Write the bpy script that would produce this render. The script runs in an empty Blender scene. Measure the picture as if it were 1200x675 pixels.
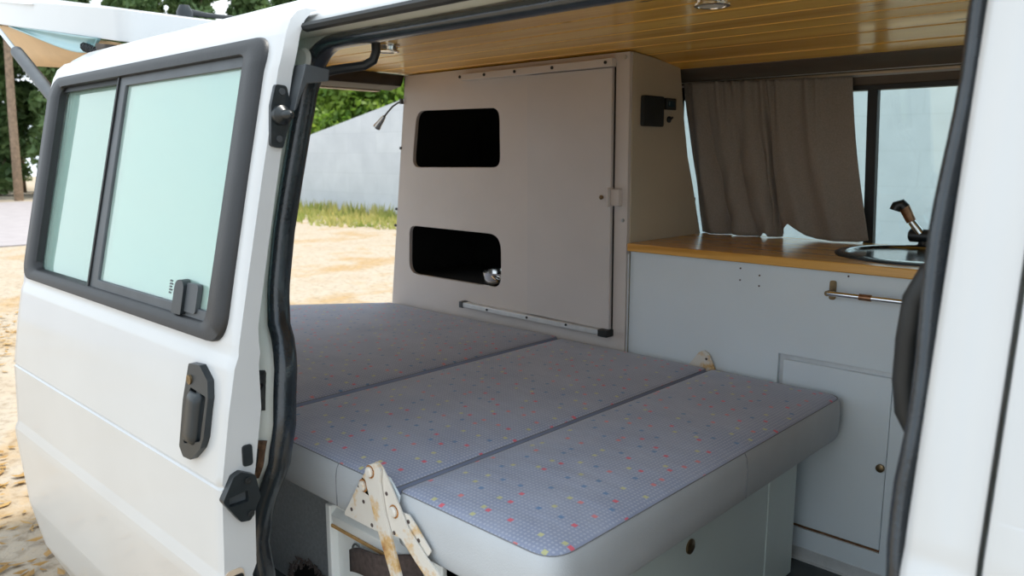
import bpy, bmesh, math, random
from mathutils import Vector, Matrix
from mathutils.geometry import tessellate_polygon

random.seed(7)
H = 1.57                     # eye height: all z below are given relative to it, the ground is z = -H
C = bpy.context.scene.collection
PI = math.pi

# ------------------------------------------------------------------ materials
def new_mat(name):
    m = bpy.data.materials.new(name); m.use_nodes = True
    nt = m.node_tree
    b = nt.nodes['Principled BSDF']
    return m, nt, b

def N(nt, typ, **kw):
    n = nt.nodes.new(typ)
    for k, v in kw.items():
        if k in n.inputs: n.inputs[k].default_value = v
        else: setattr(n, k, v)
    return n

def L(nt, a, b): nt.links.new(a, b)

def coords(nt, scale=(1, 1, 1), loc=(0, 0, 0)):
    tc = N(nt, 'ShaderNodeTexCoord')
    mp = N(nt, 'ShaderNodeMapping')
    mp.inputs['Scale'].default_value = scale
    mp.inputs['Location'].default_value = loc
    L(nt, tc.outputs['Object'], mp.inputs['Vector'])
    return mp.outputs['Vector']

def ramp(nt, fac, stops, interp='LINEAR'):
    r = N(nt, 'ShaderNodeValToRGB')
    cr = r.color_ramp; cr.interpolation = interp
    while len(cr.elements) < len(stops): cr.elements.new(0.5)
    for e, (p, c) in zip(cr.elements, stops):
        e.position = p; e.color = (*c, 1) if len(c) == 3 else c
    L(nt, fac, r.inputs['Fac'])
    return r.outputs['Color']

def mixc(nt, fac, a, b, mode='MIX'):
    m = N(nt, 'ShaderNodeMix', data_type='RGBA', blend_type=mode)
    for s, v in ((m.inputs[0], fac), (m.inputs[6], a), (m.inputs[7], b)):
        if hasattr(v, 'is_linked') or hasattr(v, 'links'): L(nt, v, s)
        elif isinstance(v, (int, float)): s.default_value = v
        else: s.default_value = (*v, 1) if len(v) == 3 else v
    return m.outputs[2]

def bump(nt, b, h, strength=.3, dist=.002):
    bp = N(nt, 'ShaderNodeBump', Strength=strength, Distance=dist)
    L(nt, h, bp.inputs['Height']); L(nt, bp.outputs['Normal'], b.inputs['Normal'])

def plain(name, col, rough=.5, metal=0, var=.06, vs=14, bs=0, bscale=200, spec=.5, coat=0):
    m, nt, b = new_mat(name)
    b.inputs['Roughness'].default_value = rough
    b.inputs['Metallic'].default_value = metal
    b.inputs['Specular IOR Level'].default_value = spec
    b.inputs['Coat Weight'].default_value = coat
    v = coords(nt)
    n = N(nt, 'ShaderNodeTexNoise', Scale=vs, Detail=5)
    L(nt, v, n.inputs['Vector'])
    lo = tuple(max(0, c*(1-var)) for c in col); hi = tuple(min(1, c*(1+var)) for c in col)
    L(nt, ramp(nt, n.outputs['Fac'], [(.3, lo), (.7, hi)]), b.inputs['Base Color'])
    if bs:
        n2 = N(nt, 'ShaderNodeTexNoise', Scale=bscale, Detail=2); L(nt, v, n2.inputs['Vector'])
        bump(nt, b, n2.outputs['Fac'], bs)
    return m

M = {}
M['paint'] = plain('white_paint', (.56, .573, .58), .28, var=.025, vs=4, coat=.35)
M['jamb'] = plain('jamb_paint', (.70, .73, .68), .4, var=.05, vs=9)
M['rubber'] = plain('black_rubber', (.007, .009, .010), .55, var=.3, vs=30, spec=.5)
M['sealgrey'] = plain('grey_rubber', (.014, .020, .026), .24, var=.3, vs=40, bs=.15, spec=.7)
M['trimrub'] = plain('window_rubber', (.011, .012, .014), .5, var=.2, vs=20, bs=.15, bscale=300)
M['plastic'] = plain('black_plastic', (.012, .017, .02), .38, var=.25, vs=30)
M['gplastic'] = plain('grey_plastic', (.06, .068, .075), .5, var=.15)
M['chrome'] = plain('chrome', (.75, .76, .76), .12, 1, var=.04)
M['steel'] = plain('brushed_steel', (.55, .57, .58), .3, 1, var=.08)
M['bowl'] = plain('dark_polished_steel', (.30, .31, .31), .14, 1, var=.1)
M['alu'] = plain('aluminium_strip', (.62, .64, .65), .42, .35, var=.06, vs=40)
M['brass'] = plain('old_brass', (.22, .16, .09), .35, .9, var=.25, vs=80)
M['copper'] = plain('copper_sleeve', (.30, .16, .09), .3, .8, var=.3, vs=60)
M['white_lam'] = plain('warm_white_laminate', (.60, .555, .53), .42, var=.035, vs=5, spec=.4)
M['slide_lam'] = plain('cool_white_laminate', (.575, .54, .525), .36, var=.03, vs=5, spec=.45)
M['cream_lam'] = plain('cream_side_panel', (.47, .41, .31), .45, var=.05, vs=5)
M['grey_lam'] = plain('pale_grey_laminate', (.64, .71, .76), .42, var=.03, vs=4, spec=.4)
M['bench'] = plain('pale_green_bench_board', (.62, .71, .695), .4, var=.03, vs=4, spec=.4)
M['benchw'] = plain('pale_bench_end', (.86, .89, .88), .4, var=.03, vs=6)
M['edge'] = plain('raw_ply_edge', (.55, .33, .13), .6, var=.2, vs=60)
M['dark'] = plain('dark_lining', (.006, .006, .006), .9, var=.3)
M['carpet'] = plain('grey_wall_carpet', (.40, .43, .45), .95, var=.12, vs=120, bs=.6, bscale=500)
M['header'] = plain('dark_brown_trim', (.045, .036, .030), .6, var=.15)
M['liner'] = plain('brown_headlining', (.13, .105, .085), .85, var=.08, bs=.3, bscale=400)
M['lip'] = plain('cream_lip', (.62, .50, .38), .5)
M['aquacloth'] = plain('aqua_lining', (.24, .42, .44), .3, var=.10, vs=5)
M['beige'] = plain('beige_cloth', (.70, .52, .33), .8, var=.07, vs=6)
M['vinyl'] = plain('grey_vinyl', (.47, .50, .53), .45, var=.05, vs=8, bs=.35, bscale=420, spec=.4)
M['fabricplain'] = plain('plain_seat_fabric', (.25, .29, .41), .9)
M['thread'] = plain('dark_thread', (.20, .21, .23), .8)
M['webbing'] = plain('dark_webbing', (.075, .055, .050), .8, var=.3, vs=90, bs=.5, bscale=600)
M['ground_tire'] = plain('tyre_rubber', (.02, .02, .02), .8)
M['vanfloor'] = plain('dark_floor_mat', (.06, .075, .08), .7, var=.2, vs=20)
M['lens'] = plain('lamp_lens', (.75, .70, .60), .15)
M['felt'] = plain('torn_felt', (.16, .13, .12), 1, var=.4, vs=90, bs=.8)
M['bark'] = plain('bark', (.26, .18, .12), .9, var=.3, vs=8)

def rust_mat():
    m, nt, b = new_mat('rusty_cream_steel')
    v = coords(nt)
    n = N(nt, 'ShaderNodeTexNoise', Scale=16, Detail=8, Roughness=.65); L(nt, v, n.inputs['Vector'])
    c = ramp(nt, n.outputs['Fac'], [(.0, (.62, .585, .53)), (.50, (.66, .63, .575)), (.59, (.60, .40, .18)), (.70, (.32, .13, .04)), (.85, (.10, .05, .03))])
    L(nt, c, b.inputs['Base Color']); b.inputs['Roughness'].default_value = .5
    bump(nt, b, n.outputs['Fac'], .2)
    return m
M['rust'] = rust_mat()
M['rustdark'] = plain('dark_rust', (.11, .06, .032), .8, var=.6, vs=90)
M['rustspot'] = plain('rust_spot', (.34, .15, .04), .8, var=.5, vs=150)

def fabric_mat():
    m, nt, b = new_mat('speckled_seat_fabric')
    v = coords(nt)
    n = N(nt, 'ShaderNodeTexNoise', Scale=9, Detail=4); L(nt, v, n.inputs['Vector'])
    base = ramp(nt, n.outputs['Fac'], [(.3, (.255, .295, .42)), (.7, (.32, .36, .48))])
    d = N(nt, 'ShaderNodeTexVoronoi', voronoi_dimensions='2D', Scale=1/.0082, Randomness=.12)
    L(nt, v, d.inputs['Vector'])
    dm = N(nt, 'ShaderNodeMath', operation='LESS_THAN'); dm.inputs[1].default_value = .27
    L(nt, d.outputs['Distance'], dm.inputs[0])
    f1 = N(nt, 'ShaderNodeMath', operation='MULTIPLY'); f1.inputs[1].default_value = .36; L(nt, dm.outputs[0], f1.inputs[0])
    c1 = mixc(nt, f1.outputs[0], base, (.60, .64, .70))
    s = N(nt, 'ShaderNodeTexVoronoi', voronoi_dimensions='2D', distance='CHEBYCHEV', Scale=1/.043, Randomness=.8)
    L(nt, v, s.inputs['Vector'])
    sm = N(nt, 'ShaderNodeMath', operation='LESS_THAN'); sm.inputs[1].default_value = .105
    L(nt, s.outputs['Distance'], sm.inputs[0])
    sep = N(nt, 'ShaderNodeSeparateColor'); L(nt, s.outputs['Color'], sep.inputs[0])
    pal = ramp(nt, sep.outputs[0], [(0, (.72, .10, .14)), (.28, (.70, .20, .20)), (.48, (.10, .22, .42)), (.70, (.55, .55, .25))], 'CONSTANT')
    has = N(nt, 'ShaderNodeMath', operation='LESS_THAN'); has.inputs[1].default_value = .85
    L(nt, sep.outputs[1], has.inputs[0])
    f2 = N(nt, 'ShaderNodeMath', operation='MULTIPLY'); L(nt, sm.outputs[0], f2.inputs[0]); L(nt, has.outputs[0], f2.inputs[1])
    f3 = N(nt, 'ShaderNodeMath', operation='MULTIPLY'); f3.inputs[1].default_value = .88; L(nt, f2.outputs[0], f3.inputs[0])
    L(nt, mixc(nt, f3.outputs[0], c1, pal), b.inputs['Base Color'])
    b.inputs['Roughness'].default_value = .85; b.inputs['Sheen Weight'].default_value = .2
    n2 = N(nt, 'ShaderNodeTexNoise', Scale=7, Detail=3); L(nt, coords(nt, (1, 2.2, 1)), n2.inputs['Vector'])
    bump(nt, b, n2.outputs['Fac'], .5, .012)
    return m
M['fabric'] = fabric_mat()

def wood_mat(name, light, dark, axis_scale, pitch=None, rough=.2, knots=True):
    """boards run along x"""
    m, nt, b = new_mat(name)
    v = coords(nt, axis_scale)
    w = N(nt, 'ShaderNodeTexNoise', Scale=1, Detail=7, Roughness=.6, Distortion=.4); L(nt, v, w.inputs['Vector'])
    c = ramp(nt, w.outputs['Fac'], [(.30, dark), (.52, light), (.72, tuple(min(1, x*1.12) for x in light))])
    if pitch:
        tc = N(nt, 'ShaderNodeTexCoord'); sp = N(nt, 'ShaderNodeSeparateXYZ'); L(nt, tc.outputs['Object'], sp.inputs[0])
        dv = N(nt, 'ShaderNodeMath', operation='DIVIDE'); dv.inputs[1].default_value = pitch; L(nt, sp.outputs['Y'], dv.inputs[0])
        fl = N(nt, 'ShaderNodeMath', operation='FLOOR'); L(nt, dv.outputs[0], fl.inputs[0])
        wn = N(nt, 'ShaderNodeTexWhiteNoise', noise_dimensions='1D'); L(nt, fl.outputs[0], wn.inputs['W'])
        tint = ramp(nt, wn.outputs['Value'], [(0, (.90, .88, .85)), (1, (1.12, 1.12, 1.1))])
        c = mixc(nt, 1.0, c, tint, 'MULTIPLY')
    if knots:
        k = N(nt, 'ShaderNodeTexVoronoi', Scale=1, Randomness=1); L(nt, coords(nt, (4.2, 13, 1)), k.inputs['Vector'])
        km = ramp(nt, k.outputs['Distance'], [(.05, (1, 1, 1)), (.12, (0, 0, 0))])
        kf = N(nt, 'ShaderNodeMath', operation='MULTIPLY'); kf.inputs[1].default_value = .75; L(nt, km, kf.inputs[0])
        c = mixc(nt, kf.outputs[0], c, (.10, .045, .012))
    L(nt, c, b.inputs['Base Color'])
    b.inputs['Roughness'].default_value = rough
    b.inputs['Coat Weight'].default_value = .3; b.inputs['Coat Roughness'].default_value = .12
    bump(nt, b, w.outputs['Fac'], .02)
    return m
M['pine'] = wood_mat('varnished_pine', (.93, .55, .11), (.78, .41, .06), (.9, 15, 15), .115, .27)
M['bamboo'] = wood_mat('oiled_worktop', (.66, .36, .09), (.50, .24, .045), (1.6, 45, 45), .045, .25, False)

def glass_mat(name, tint, gloss=.1, sheen_mix=0.0):
    m = bpy.data.materials.new(name); m.use_nodes = True; nt = m.node_tree; nt.nodes.clear()
    out = N(nt, 'ShaderNodeOutputMaterial')
    t = N(nt, 'ShaderNodeBsdfTransparent', Color=(*tint, 1))
    g = N(nt, 'ShaderNodeBsdfGlossy', Roughness=.03, Color=(.95, 1, .98, 1))
    fr = N(nt, 'ShaderNodeFresnel', IOR=1.5)
    ad = N(nt, 'ShaderNodeMath', operation='ADD'); ad.inputs[1].default_value = gloss; L(nt, fr.outputs[0], ad.inputs[0])
    mx = N(nt, 'ShaderNodeMixShader'); L(nt, ad.outputs[0], mx.inputs[0]); L(nt, t.outputs[0], mx.inputs[1]); L(nt, g.outputs[0], mx.inputs[2])
    last = mx
    if sheen_mix:
        d = N(nt, 'ShaderNodeBsdfDiffuse', Color=(.70, .90, .84, 1))  # pale mint diffuse painted in for sky reflection and the bright panel behind
        mh = N(nt, 'ShaderNodeMixShader'); mh.inputs[0].default_value = sheen_mix
        L(nt, mx.outputs[0], mh.inputs[1]); L(nt, d.outputs[0], mh.inputs[2]); last = mh
    L(nt, last.outputs[0], out.inputs['Surface'])
    return m
M['doorglass'] = glass_mat('green_tinted_glass', (.84, .97, .93), .12, .30)
M['fixedglass'] = glass_mat('clearer_tinted_glass', (.84, .97, .93), .12, .22)
M['winglass'] = glass_mat('pale_window_glass', (.86, .95, .95), .02)
M['aqua'] = glass_mat('aqua_rear_glass', (.30, .60, .62), .05, .25)
M['wscreen'] = glass_mat('windscreen_glass', (.85, .95, .9), .04)

def cloth_curtain():
    m, nt, b = new_mat('taupe_curtain_cloth')
    v = coords(nt, (1, 1, 1))
    n = N(nt, 'ShaderNodeTexNoise', Scale=260, Detail=2); L(nt, v, n.inputs['Vector'])
    L(nt, ramp(nt, n.outputs['Fac'], [(.3, (.235, .21, .185)), (.7, (.29, .26, .23))]), b.inputs['Base Color'])
    b.inputs['Roughness'].default_value = .9
    bump(nt, b, n.outputs['Fac'], .2, .001)
    return m
M['curtain'] = cloth_curtain()

def ground_mat():
    m, nt, b = new_mat('sandy_gravel')
    v = coords(nt)
    n = N(nt, 'ShaderNodeTexNoise', Scale=.9, Detail=8, Roughness=.65); L(nt, v, n.inputs['Vector'])
    n2 = N(nt, 'ShaderNodeTexNoise', Scale=14, Detail=6, Roughness=.7); L(nt, v, n2.inputs['Vector'])
    c = ramp(nt, n.outputs['Fac'], [(.32, (.33, .265, .19)), (.5, (.355, .305, .24)), (.64, (.32, .215, .10)), (.75, (.37, .34, .29))])
    c2 = ramp(nt, n2.outputs['Fac'], [(.35, (.62, .55, .45)), (.5, (1, 1, 1)), (.7, (1.12, 1.05, .95))])
    L(nt, mixc(nt, .8, c, c2, 'MULTIPLY'), b.inputs['Base Color'])
    b.inputs['Roughness'].default_value = .95
    bump(nt, b, n2.outputs['Fac'], .6, .03)
    return m
M['ground'] = ground_mat()
M['road'] = plain('pale_road', (.29, .265, .27), .9, var=.08, vs=3)
def wall_mat():
    m, nt, b = new_mat('pale_block_wall')
    tc = N(nt, 'ShaderNodeTexCoord'); sp = N(nt, 'ShaderNodeSeparateXYZ'); cb = N(nt, 'ShaderNodeCombineXYZ')
    L(nt, tc.outputs['Object'], sp.inputs[0]); L(nt, sp.outputs['X'], cb.inputs['X']); L(nt, sp.outputs['Z'], cb.inputs['Y'])
    br = N(nt, 'ShaderNodeTexBrick', Scale=1, **{'Mortar Size': .012, 'Brick Width': 1.3, 'Row Height': .55, 'Mortar Smooth': .6})
    br.inputs['Color1'].default_value = (.56, .58, .605, 1); br.inputs['Color2'].default_value = (.60, .62, .64, 1); br.inputs['Mortar'].default_value = (.53, .55, .57, 1)
    L(nt, cb.outputs[0], br.inputs['Vector'])
    n = N(nt, 'ShaderNodeTexNoise', Scale=1.6, Detail=8, Roughness=.6); L(nt, tc.outputs['Object'], n.inputs['Vector'])
    L(nt, mixc(nt, .6, br.outputs['Color'], ramp(nt, n.outputs['Fac'], [(.3, (.84, .85, .86)), (.7, (1.05, 1.05, 1.05))]), 'MULTIPLY'), b.inputs['Base Color'])
    b.inputs['Roughness'].default_value = .9
    return m
M['wall'] = wall_mat()
def leaf_mat(name, lo, hi, trans=.35):
    m = bpy.data.materials.new(name); m.use_nodes = True; nt = m.node_tree; b = nt.nodes['Principled BSDF']
    v = coords(nt)
    n = N(nt, 'ShaderNodeTexNoise', Scale=1.3, Detail=6); L(nt, v, n.inputs['Vector'])
    c = ramp(nt, n.outputs['Fac'], [(.35, lo), (.65, hi)])
    L(nt, c, b.inputs['Base Color']); b.inputs['Roughness'].default_value = .6
    t = N(nt, 'ShaderNodeBsdfTranslucent'); L(nt, c, t.inputs['Color'])
    mx = N(nt, 'ShaderNodeMixShader'); mx.inputs[0].default_value = trans
    L(nt, b.outputs[0], mx.inputs[1]); L(nt, t.outputs[0], mx.inputs[2])
    L(nt, mx.outputs[0], nt.nodes['Material Output'].inputs['Surface'])
    return m
M['leafdark'] = leaf_mat('forest_leaves', (.08, .15, .05), (.19, .28, .10))
M['leafbright'] = leaf_mat('bright_shrub_leaves', (.10, .21, .025), (.26, .36, .05), .5)
M['grass'] = leaf_mat('verge_grass', (.24, .30, .06), (.52, .46, .16), .4)
M['litter'] = leaf_mat('golden_leaf_litter', (.29, .15, .025), (.42, .26, .08), .2)

# ------------------------------------------------------------------ mesh building
ORG = {}
class MB:
    def __init__(s): s.v = []; s.f = []
    def add(s, vs, fs):
        o = len(s.v); s.v += [tuple(p) for p in vs]; s.f += [tuple(o+i for i in f) for f in fs]; return s
    def box(s, x0, x1, y0, y1, z0, z1):
        return s.add([(x, y, z) for x in (x0, x1) for y in (y0, y1) for z in (z0, z1)],
                     [(0, 1, 3, 2), (4, 6, 7, 5), (0, 4, 5, 1), (2, 3, 7, 6), (0, 2, 6, 4), (1, 5, 7, 3)])
    def grid(s, rows, cu=False, cv=False):
        n, m = len(rows), len(rows[0]); fs = []
        for i in range(n if cu else n-1):
            for j in range(m if cv else m-1):
                fs.append((i*m+j, i*m+(j+1) % m, ((i+1) % n)*m+(j+1) % m, ((i+1) % n)*m+j))
        return s.add([p for r in rows for p in r], fs)
    def ngon(s, pts): return s.add(pts, [tuple(range(len(pts)))])
    def tube(s, path, r, n=10, closed=False, cap=True, flat=None):
        """flat=(axis vector, factor): squash or stretch the section along an axis"""
        P = [Vector(p) for p in path]; k = len(P); rows = []
        up = None
        for i in range(k):
            a = P[(i-1) % k] if (closed or i > 0) else P[i]
            b = P[(i+1) % k] if (closed or i < k-1) else P[i]
            t = (b-a).normalized()
            if flat: up = Vector(flat[0])
            elif up is None: up = Vector((0, 0, 1)) if abs(t.z) < .9 else Vector((1, 0, 0))
            u = (up - t*up.dot(t)).normalized(); w = t.cross(u)
            if not flat: up = u
            rr = r(i/(k-1)) if callable(r) else r
            fu = flat[1] if flat else 1
            rows.append([P[i]+u*(rr*fu*math.cos(2*PI*j/n))+w*(rr*math.sin(2*PI*j/n)) for j in range(n)])
        s.grid(rows, closed, True)
        if cap and not closed: s.ngon(rows[0]); s.ngon(rows[-1][::-1])
        return s
    def lathe(s, prof, c, axis='Z', n=32, cap=True):
        rows = []
        for r, h in prof:
            row = []
            for j in range(n):
                a = 2*PI*j/n; u, w = r*math.cos(a), r*math.sin(a)
                d = {'Z': (u, w, h), 'Y': (u, h, w), 'X': (h, u, w)}[axis]
                row.append((c[0]+d[0], c[1]+d[1], c[2]+d[2]))
            rows.append(row)
        s.grid(rows, False, True)
        if cap:
            if prof[0][0] > 1e-5: s.ngon(rows[0])
            if prof[-1][0] > 1e-5: s.ngon(rows[-1][::-1])
        return s
    def plate(s, outer, holes, fn0, fn1):
        """outer, holes: 2D loops; fn0/fn1 place (u, v) on the two faces"""
        loops = [outer]+list(holes)
        flat = [p for l in loops for p in l]
        tris = tessellate_polygon([[Vector((p[0], p[1], 0)) for p in l] for l in loops])
        n = len(flat)
        s.add([fn0(*p) for p in flat]+[fn1(*p) for p in flat],
              [tuple(t) for t in tris]+[tuple(n+i for i in t[::-1]) for t in tris])
        base = len(s.v)-2*n; o = 0
        for l in loops:
            k = len(l)
            for i in range(k):
                a, b = o+i, o+(i+1) % k
                s.f.append((base+a, base+b, base+n+b, base+n+a))
            o += k
        return s
    def build(s, name, mat, parent=None, smooth=35, bevel=0, seg=2, origin=None, solid=None, subsurf=0):
        bm = bmesh.new()
        if parent is not None: org = ORG[parent.name]
        elif origin is not None: org = Vector(origin)
        else:
            lo = [min(p[i] for p in s.v) for i in range(3)]; hi = [max(p[i] for p in s.v) for i in range(3)]
            org = Vector(((lo[0]+hi[0])/2, (lo[1]+hi[1])/2, lo[2]))
        vs = [bm.verts.new(Vector(p)-org) for p in s.v]
        for f in s.f:
            try: bm.faces.new([vs[i] for i in f])
            except ValueError: pass
        bmesh.ops.remove_doubles(bm, verts=bm.verts, dist=1e-5)
        bmesh.ops.recalc_face_normals(bm, faces=bm.faces)
        me = bpy.data.meshes.new(name); bm.to_mesh(me); bm.free()
        if smooth:
            for p in me.polygons: p.use_smooth = True
            me.set_sharp_from_angle(angle=math.radians(smooth))
        me.materials.append(mat)
        o = bpy.data.objects.new(name, me); C.objects.link(o)
        if parent is not None: o.parent = parent; ORG[o.name] = org
        else: o.location = org+Vector((0, 0, H)); ORG[o.name] = org
        if solid:
            md = o.modifiers.new('thickness', 'SOLIDIFY'); md.thickness = solid[0]; md.offset = solid[1]
        if bevel:
            md = o.modifiers.new('edge', 'BEVEL'); md.width = bevel; md.segments = seg; md.limit_method = 'ANGLE'; md.angle_limit = math.radians(40)
        if subsurf:
            md = o.modifiers.new('smooth', 'SUBSURF'); md.levels = md.render_levels = subsurf
        return o

def thing(name, label, cat, loc, group=None):
    o = bpy.data.objects.new(name, None); C.objects.link(o)
    o.location = Vector(loc)+Vector((0, 0, H)); o.empty_display_size = .1
    ORG[o.name] = Vector(loc)
    return tag(o, label, cat, group)
def tag(o, label, cat, group=None, kind=None):
    o['label'] = label; o['category'] = cat
    if group: o['group'] = group
    if kind: o['kind'] = kind
    return o
def struct(o, label, cat):
    o['kind'] = 'structure'; o['label'] = label; o['category'] = cat
    return o

def inset(poly, d):
    n = len(poly); out = []
    for i in range(n):
        p0, p1, p2 = Vector(poly[i-1]), Vector(poly[i]), Vector(poly[(i+1) % n])
        e1 = (p1-p0).normalized(); e2 = (p2-p1).normalized()
        n1 = Vector((-e1.y, e1.x)); n2 = Vector((-e2.y, e2.x))
        k = d/max(.2, 1+n1.dot(n2))
        out.append(p1+(n1+n2)*k)
    return [tuple(p) for p in out]
def fillet(poly, r, n=6):
    k = len(poly); out = []
    for i in range(k):
        p0, p1, p2 = Vector(poly[i-1]), Vector(poly[i]), Vector(poly[(i+1) % k])
        rr = r[i] if isinstance(r, (list, tuple)) else r
        a = (p0-p1).normalized(); b = (p2-p1).normalized()
        ang = a.angle(b); t = min(rr/math.tan(ang/2), .49*(p0-p1).length, .49*(p2-p1).length)
        A = p1+a*t; B = p1+b*t
        for j in range(n+1):
            u = j/n
            out.append(tuple(A*(1-u)**2+p1*2*u*(1-u)+B*u*u))
    return out
def lerp(a, b, t): return a+(b-a)*t
def interp(x, T):
    if x <= T[0][0]: return T[0][1]
    for (a, ya), (b, yb) in zip(T, T[1:]):
        if x <= b:
            return ya+(yb-ya)*(x-a)/(b-a)
    return T[-1][1]
def frange(a, b, n): return [a+(b-a)*i/(n-1) for i in range(n)]
def rect(x0, x1, z0, z1): return [(x0, z0), (x1, z0), (x1, z1), (x0, z1)]

# section of the van's flank: y of the slid-back door's outer skin over height
DP = [(-1.30, .70), (-1.20, .64), (-1.065, .580), (-.93, .553), (-.735, .538), (-.712, .538), (-.695, .546), (-.56, .551), (-.5455, .5512), (-.543, .5545), (-.539, .5545), (-.5365, .5522),
      (-.42, .571), (-.345, .586), (-.325, .594), (-.31, .5955), (-.20, .618), (-.04, .652), (.14, .692), (.20, .714), (.225, .727), (.24, .742), (.25, .77)]
Yd = lambda z: interp(z, DP)
BO = .065                      # the body skin lies this far inside the open door's skin
Yb = lambda z: Yd(z)+BO
MID2 = 3.16                    # mirror: y' = MID2 - y

# ------------------------------------------------------------------ THE VAN
van = thing('camper_van', 'white camper van with side door slid open and tailgate raised', 'van', (-.8, 1.58, -H))

# roof ------------------------------------------------
RP = [(.772, .222), (.788, .240), (.815, .268), (.86, .295), (.93, .318), (1.05, .338), (1.25, .352), (1.58, .362)]
RP = RP+[(MID2-y, z) for y, z in RP[:-1][::-1]]
MB().grid([[(x, y, z) for y, z in RP] for x in frange(-2.50, 1.05, 24)]).build('roof_panel', M['paint'], van, solid=(.012, -1))

# right flank behind the door: quarter panel with a pressed blank window -----
def press(x, z):
    def sd(x, z, x0, x1, z0, z1, r):
        cx, cz = (x0+x1)/2, (z0+z1)/2
        dx = abs(x-cx)-(x1-x0)/2+r; dz = abs(z-cz)-(z1-z0)/2+r
        return math.hypot(max(dx, 0), max(dz, 0))+min(max(dx, dz), 0)-r
    d = sd(x, z, -2.26, -1.42, -.285, .165, .09)
    t = max(0, min(1, (-d)/.018)); t = t*t*(3-2*t)
    e = max(0, 1-abs(d+.004)/.012)
    return .012*t-.004*e
zq = sorted(set([z for z, _ in DP if -1.2 <= z <= .215]+frange(-1.2, .213, 110)))
MB().grid([[(x, Yb(z)+press(x, z)+.06*max(0, (-2.47-x)/.09)**2.2, z) for x in frange(-2.56, -1.36, 120)] for z in zq]).build('quarter_panel', M['paint'], van, solid=(.006, 0))
SX = [(-1.02, -1.285), (-.785, -1.271), (-.676, -1.283), (-.629, -1.265), (-.549, -1.216), (-.478, -1.206), (-.36, -1.226), (-.305, -1.268), (-.245, -1.287), (-.136, -1.296), (.06, -1.290), (.10, -1.285)]
Xs = lambda z: interp(z, SX)
zj = frange(-1.02, .215, 70)
MB().grid([[(-1.36, Yb(z), z), (-1.345, Yb(z)+.003, z), (-1.335, Yb(z)+.012, z), (Xs(z)-.045, Yb(z)+.03, z), (Xs(z)-.018, Yd(z)+.118, z), (Xs(z)-.015, Yd(z)+.145, z), (Xs(z)-.03, Yd(z)+.148, z)] for z in zj]).build('door_jamb', M['jamb'], van, smooth=60, solid=(.003, 0))
# jamb across the top of the doorway
top_rows = []
for x in frange(-1.36, 1.0, 40):
    top_rows.append([(x, .772, .224), (x, .769, .214), (x, .79, .213), (x, .808, .211), (x, .825, .212), (x, .85, .222), (x, .88, .262)])
MB().grid(top_rows).build('door_header', M['jamb'], van, smooth=50, solid=(.003, 0))
corner = []
for i in range(9):
    a = i/8*PI/2
    corner.append((-1.20-.10*math.cos(a), .105+.105*math.sin(a)))
MB().plate([(-1.36, .216), (-1.36, .10)]+corner+[(-1.2, .216)], [], lambda x, z: (x, Yd(z)+.095, z), lambda x, z: (x, Yd(z)+.10, z)).build('jamb_corner', M['jamb'], van)
MB().lathe([(.019, 0), (.019, -.004), (.015, -.008), (.0, -.009)], (-1.262, .797, .172), 'Y', 24).build('jamb_plug', M['jamb'], van)

# black drip rail over the doorway
MB().tube([(x, .760, .2145) for x in frange(-1.195, 1.0, 30)], .0082, 8, flat=((0, 1, 0), 1.4)).build('drip_rail', M['rubber'], van)
# door seal: one closed tube around the opening
sp = []
for z in frange(-1.0, .08, 46): sp.append((Xs(z)-.004, z))
for i in range(1, 9):
    a = i/8*PI/2
    sp.append((-1.195-.097*math.cos(a), .100+.097*math.sin(a)))
for x in frange(-1.15, -.26, 20): sp.append((x, .197))
for i in range(1, 7):
    a = i/6*PI/2
    sp.append((-.247+.052*math.sin(a), .145+.052*math.cos(a)))
for z in frange(.12, -1.0, 42): sp.append((-.197+.012*max(0, min(1, (-.30-z)/.1))+.003*math.sin(z*22), z))
for x in frange(-.24, -1.24, 16): sp.append((x, -1.03))
def sY(z): return Yd(z)+.128 if z < .14 else Yd(.14)+.128
MB().tube([(x, sY(z), z) for x, z in sp], lambda t: .0112+.0022*max(0, min(1, (.42-t)/.05)), 12, closed=True, flat=((0, 1, 0), 1.65)).build('door_seal', M['sealgrey'], van, smooth=70)
# inner lining behind the seal on the rear side and under the bed
MB().grid([[(Xs(z)-.012, Yd(z)+.146, z), (-1.5, Yd(z)+.146, z), (-2.5, Yd(z)+.146, z)] for z in frange(-1.05, .18, 40)]).build('inner_side_lining', M['carpet'], van, solid=(.004, 0))

# front pillar and front door ------------------------------------------------
zp = [z for z in zq if z > -1.15]
MB().grid([[(-.127, Yb(z)+.02, z), (-.127, Yb(z)+.003, z), (-.131, Yb(z), z), (-.15, Yb(z), z), (-.170, Yb(z)+.002, z), (-.178, Yb(z)+.009, z), (-.183, Yb(z)+.03, z), (-.182, Yb(z)+.075, z), (-.15, Yb(z)+.11, z), (-.12, Yb(z)+.11, z)] for z in zp]).build('door_pillar', M['paint'], van, smooth=50, solid=(.003, 0))
fd = MB()
zl = [z for z in zp if z < -.278]+[-.278]
fd.grid([[(-.119, Yb(z)+.02, z), (-.119, Yb(z)+.003, z), (-.115, Yb(z), z)]+[(x, Yb(z)+.05*max(0, (x-.5)/.5)**2, z) for x in frange(-.08, .98, 14)]+[(.985, Yb(z)+.07, z)] for z in zl])
zu = [-.278]+[z for z in zp if z > -.278]
fd.grid([[(-.119, Yb(z)+.02, z), (-.119, Yb(z)+.003, z), (-.115, Yb(z), z), (-.03, Yb(z), z), (-.025, Yb(z)+.02, z)] for z in zu])
fd.grid([[(x, Yb(z), z) for x in frange(-.03, .75, 6)] for z in frange(.16, .212, 4)])
fd.grid([[(x, Yb(z), z) for x in (lerp(.93, .70, (z+.28)/.49), lerp(.985, .78, (z+.28)/.49))] for z in frange(-.28, .212, 6)])
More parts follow.
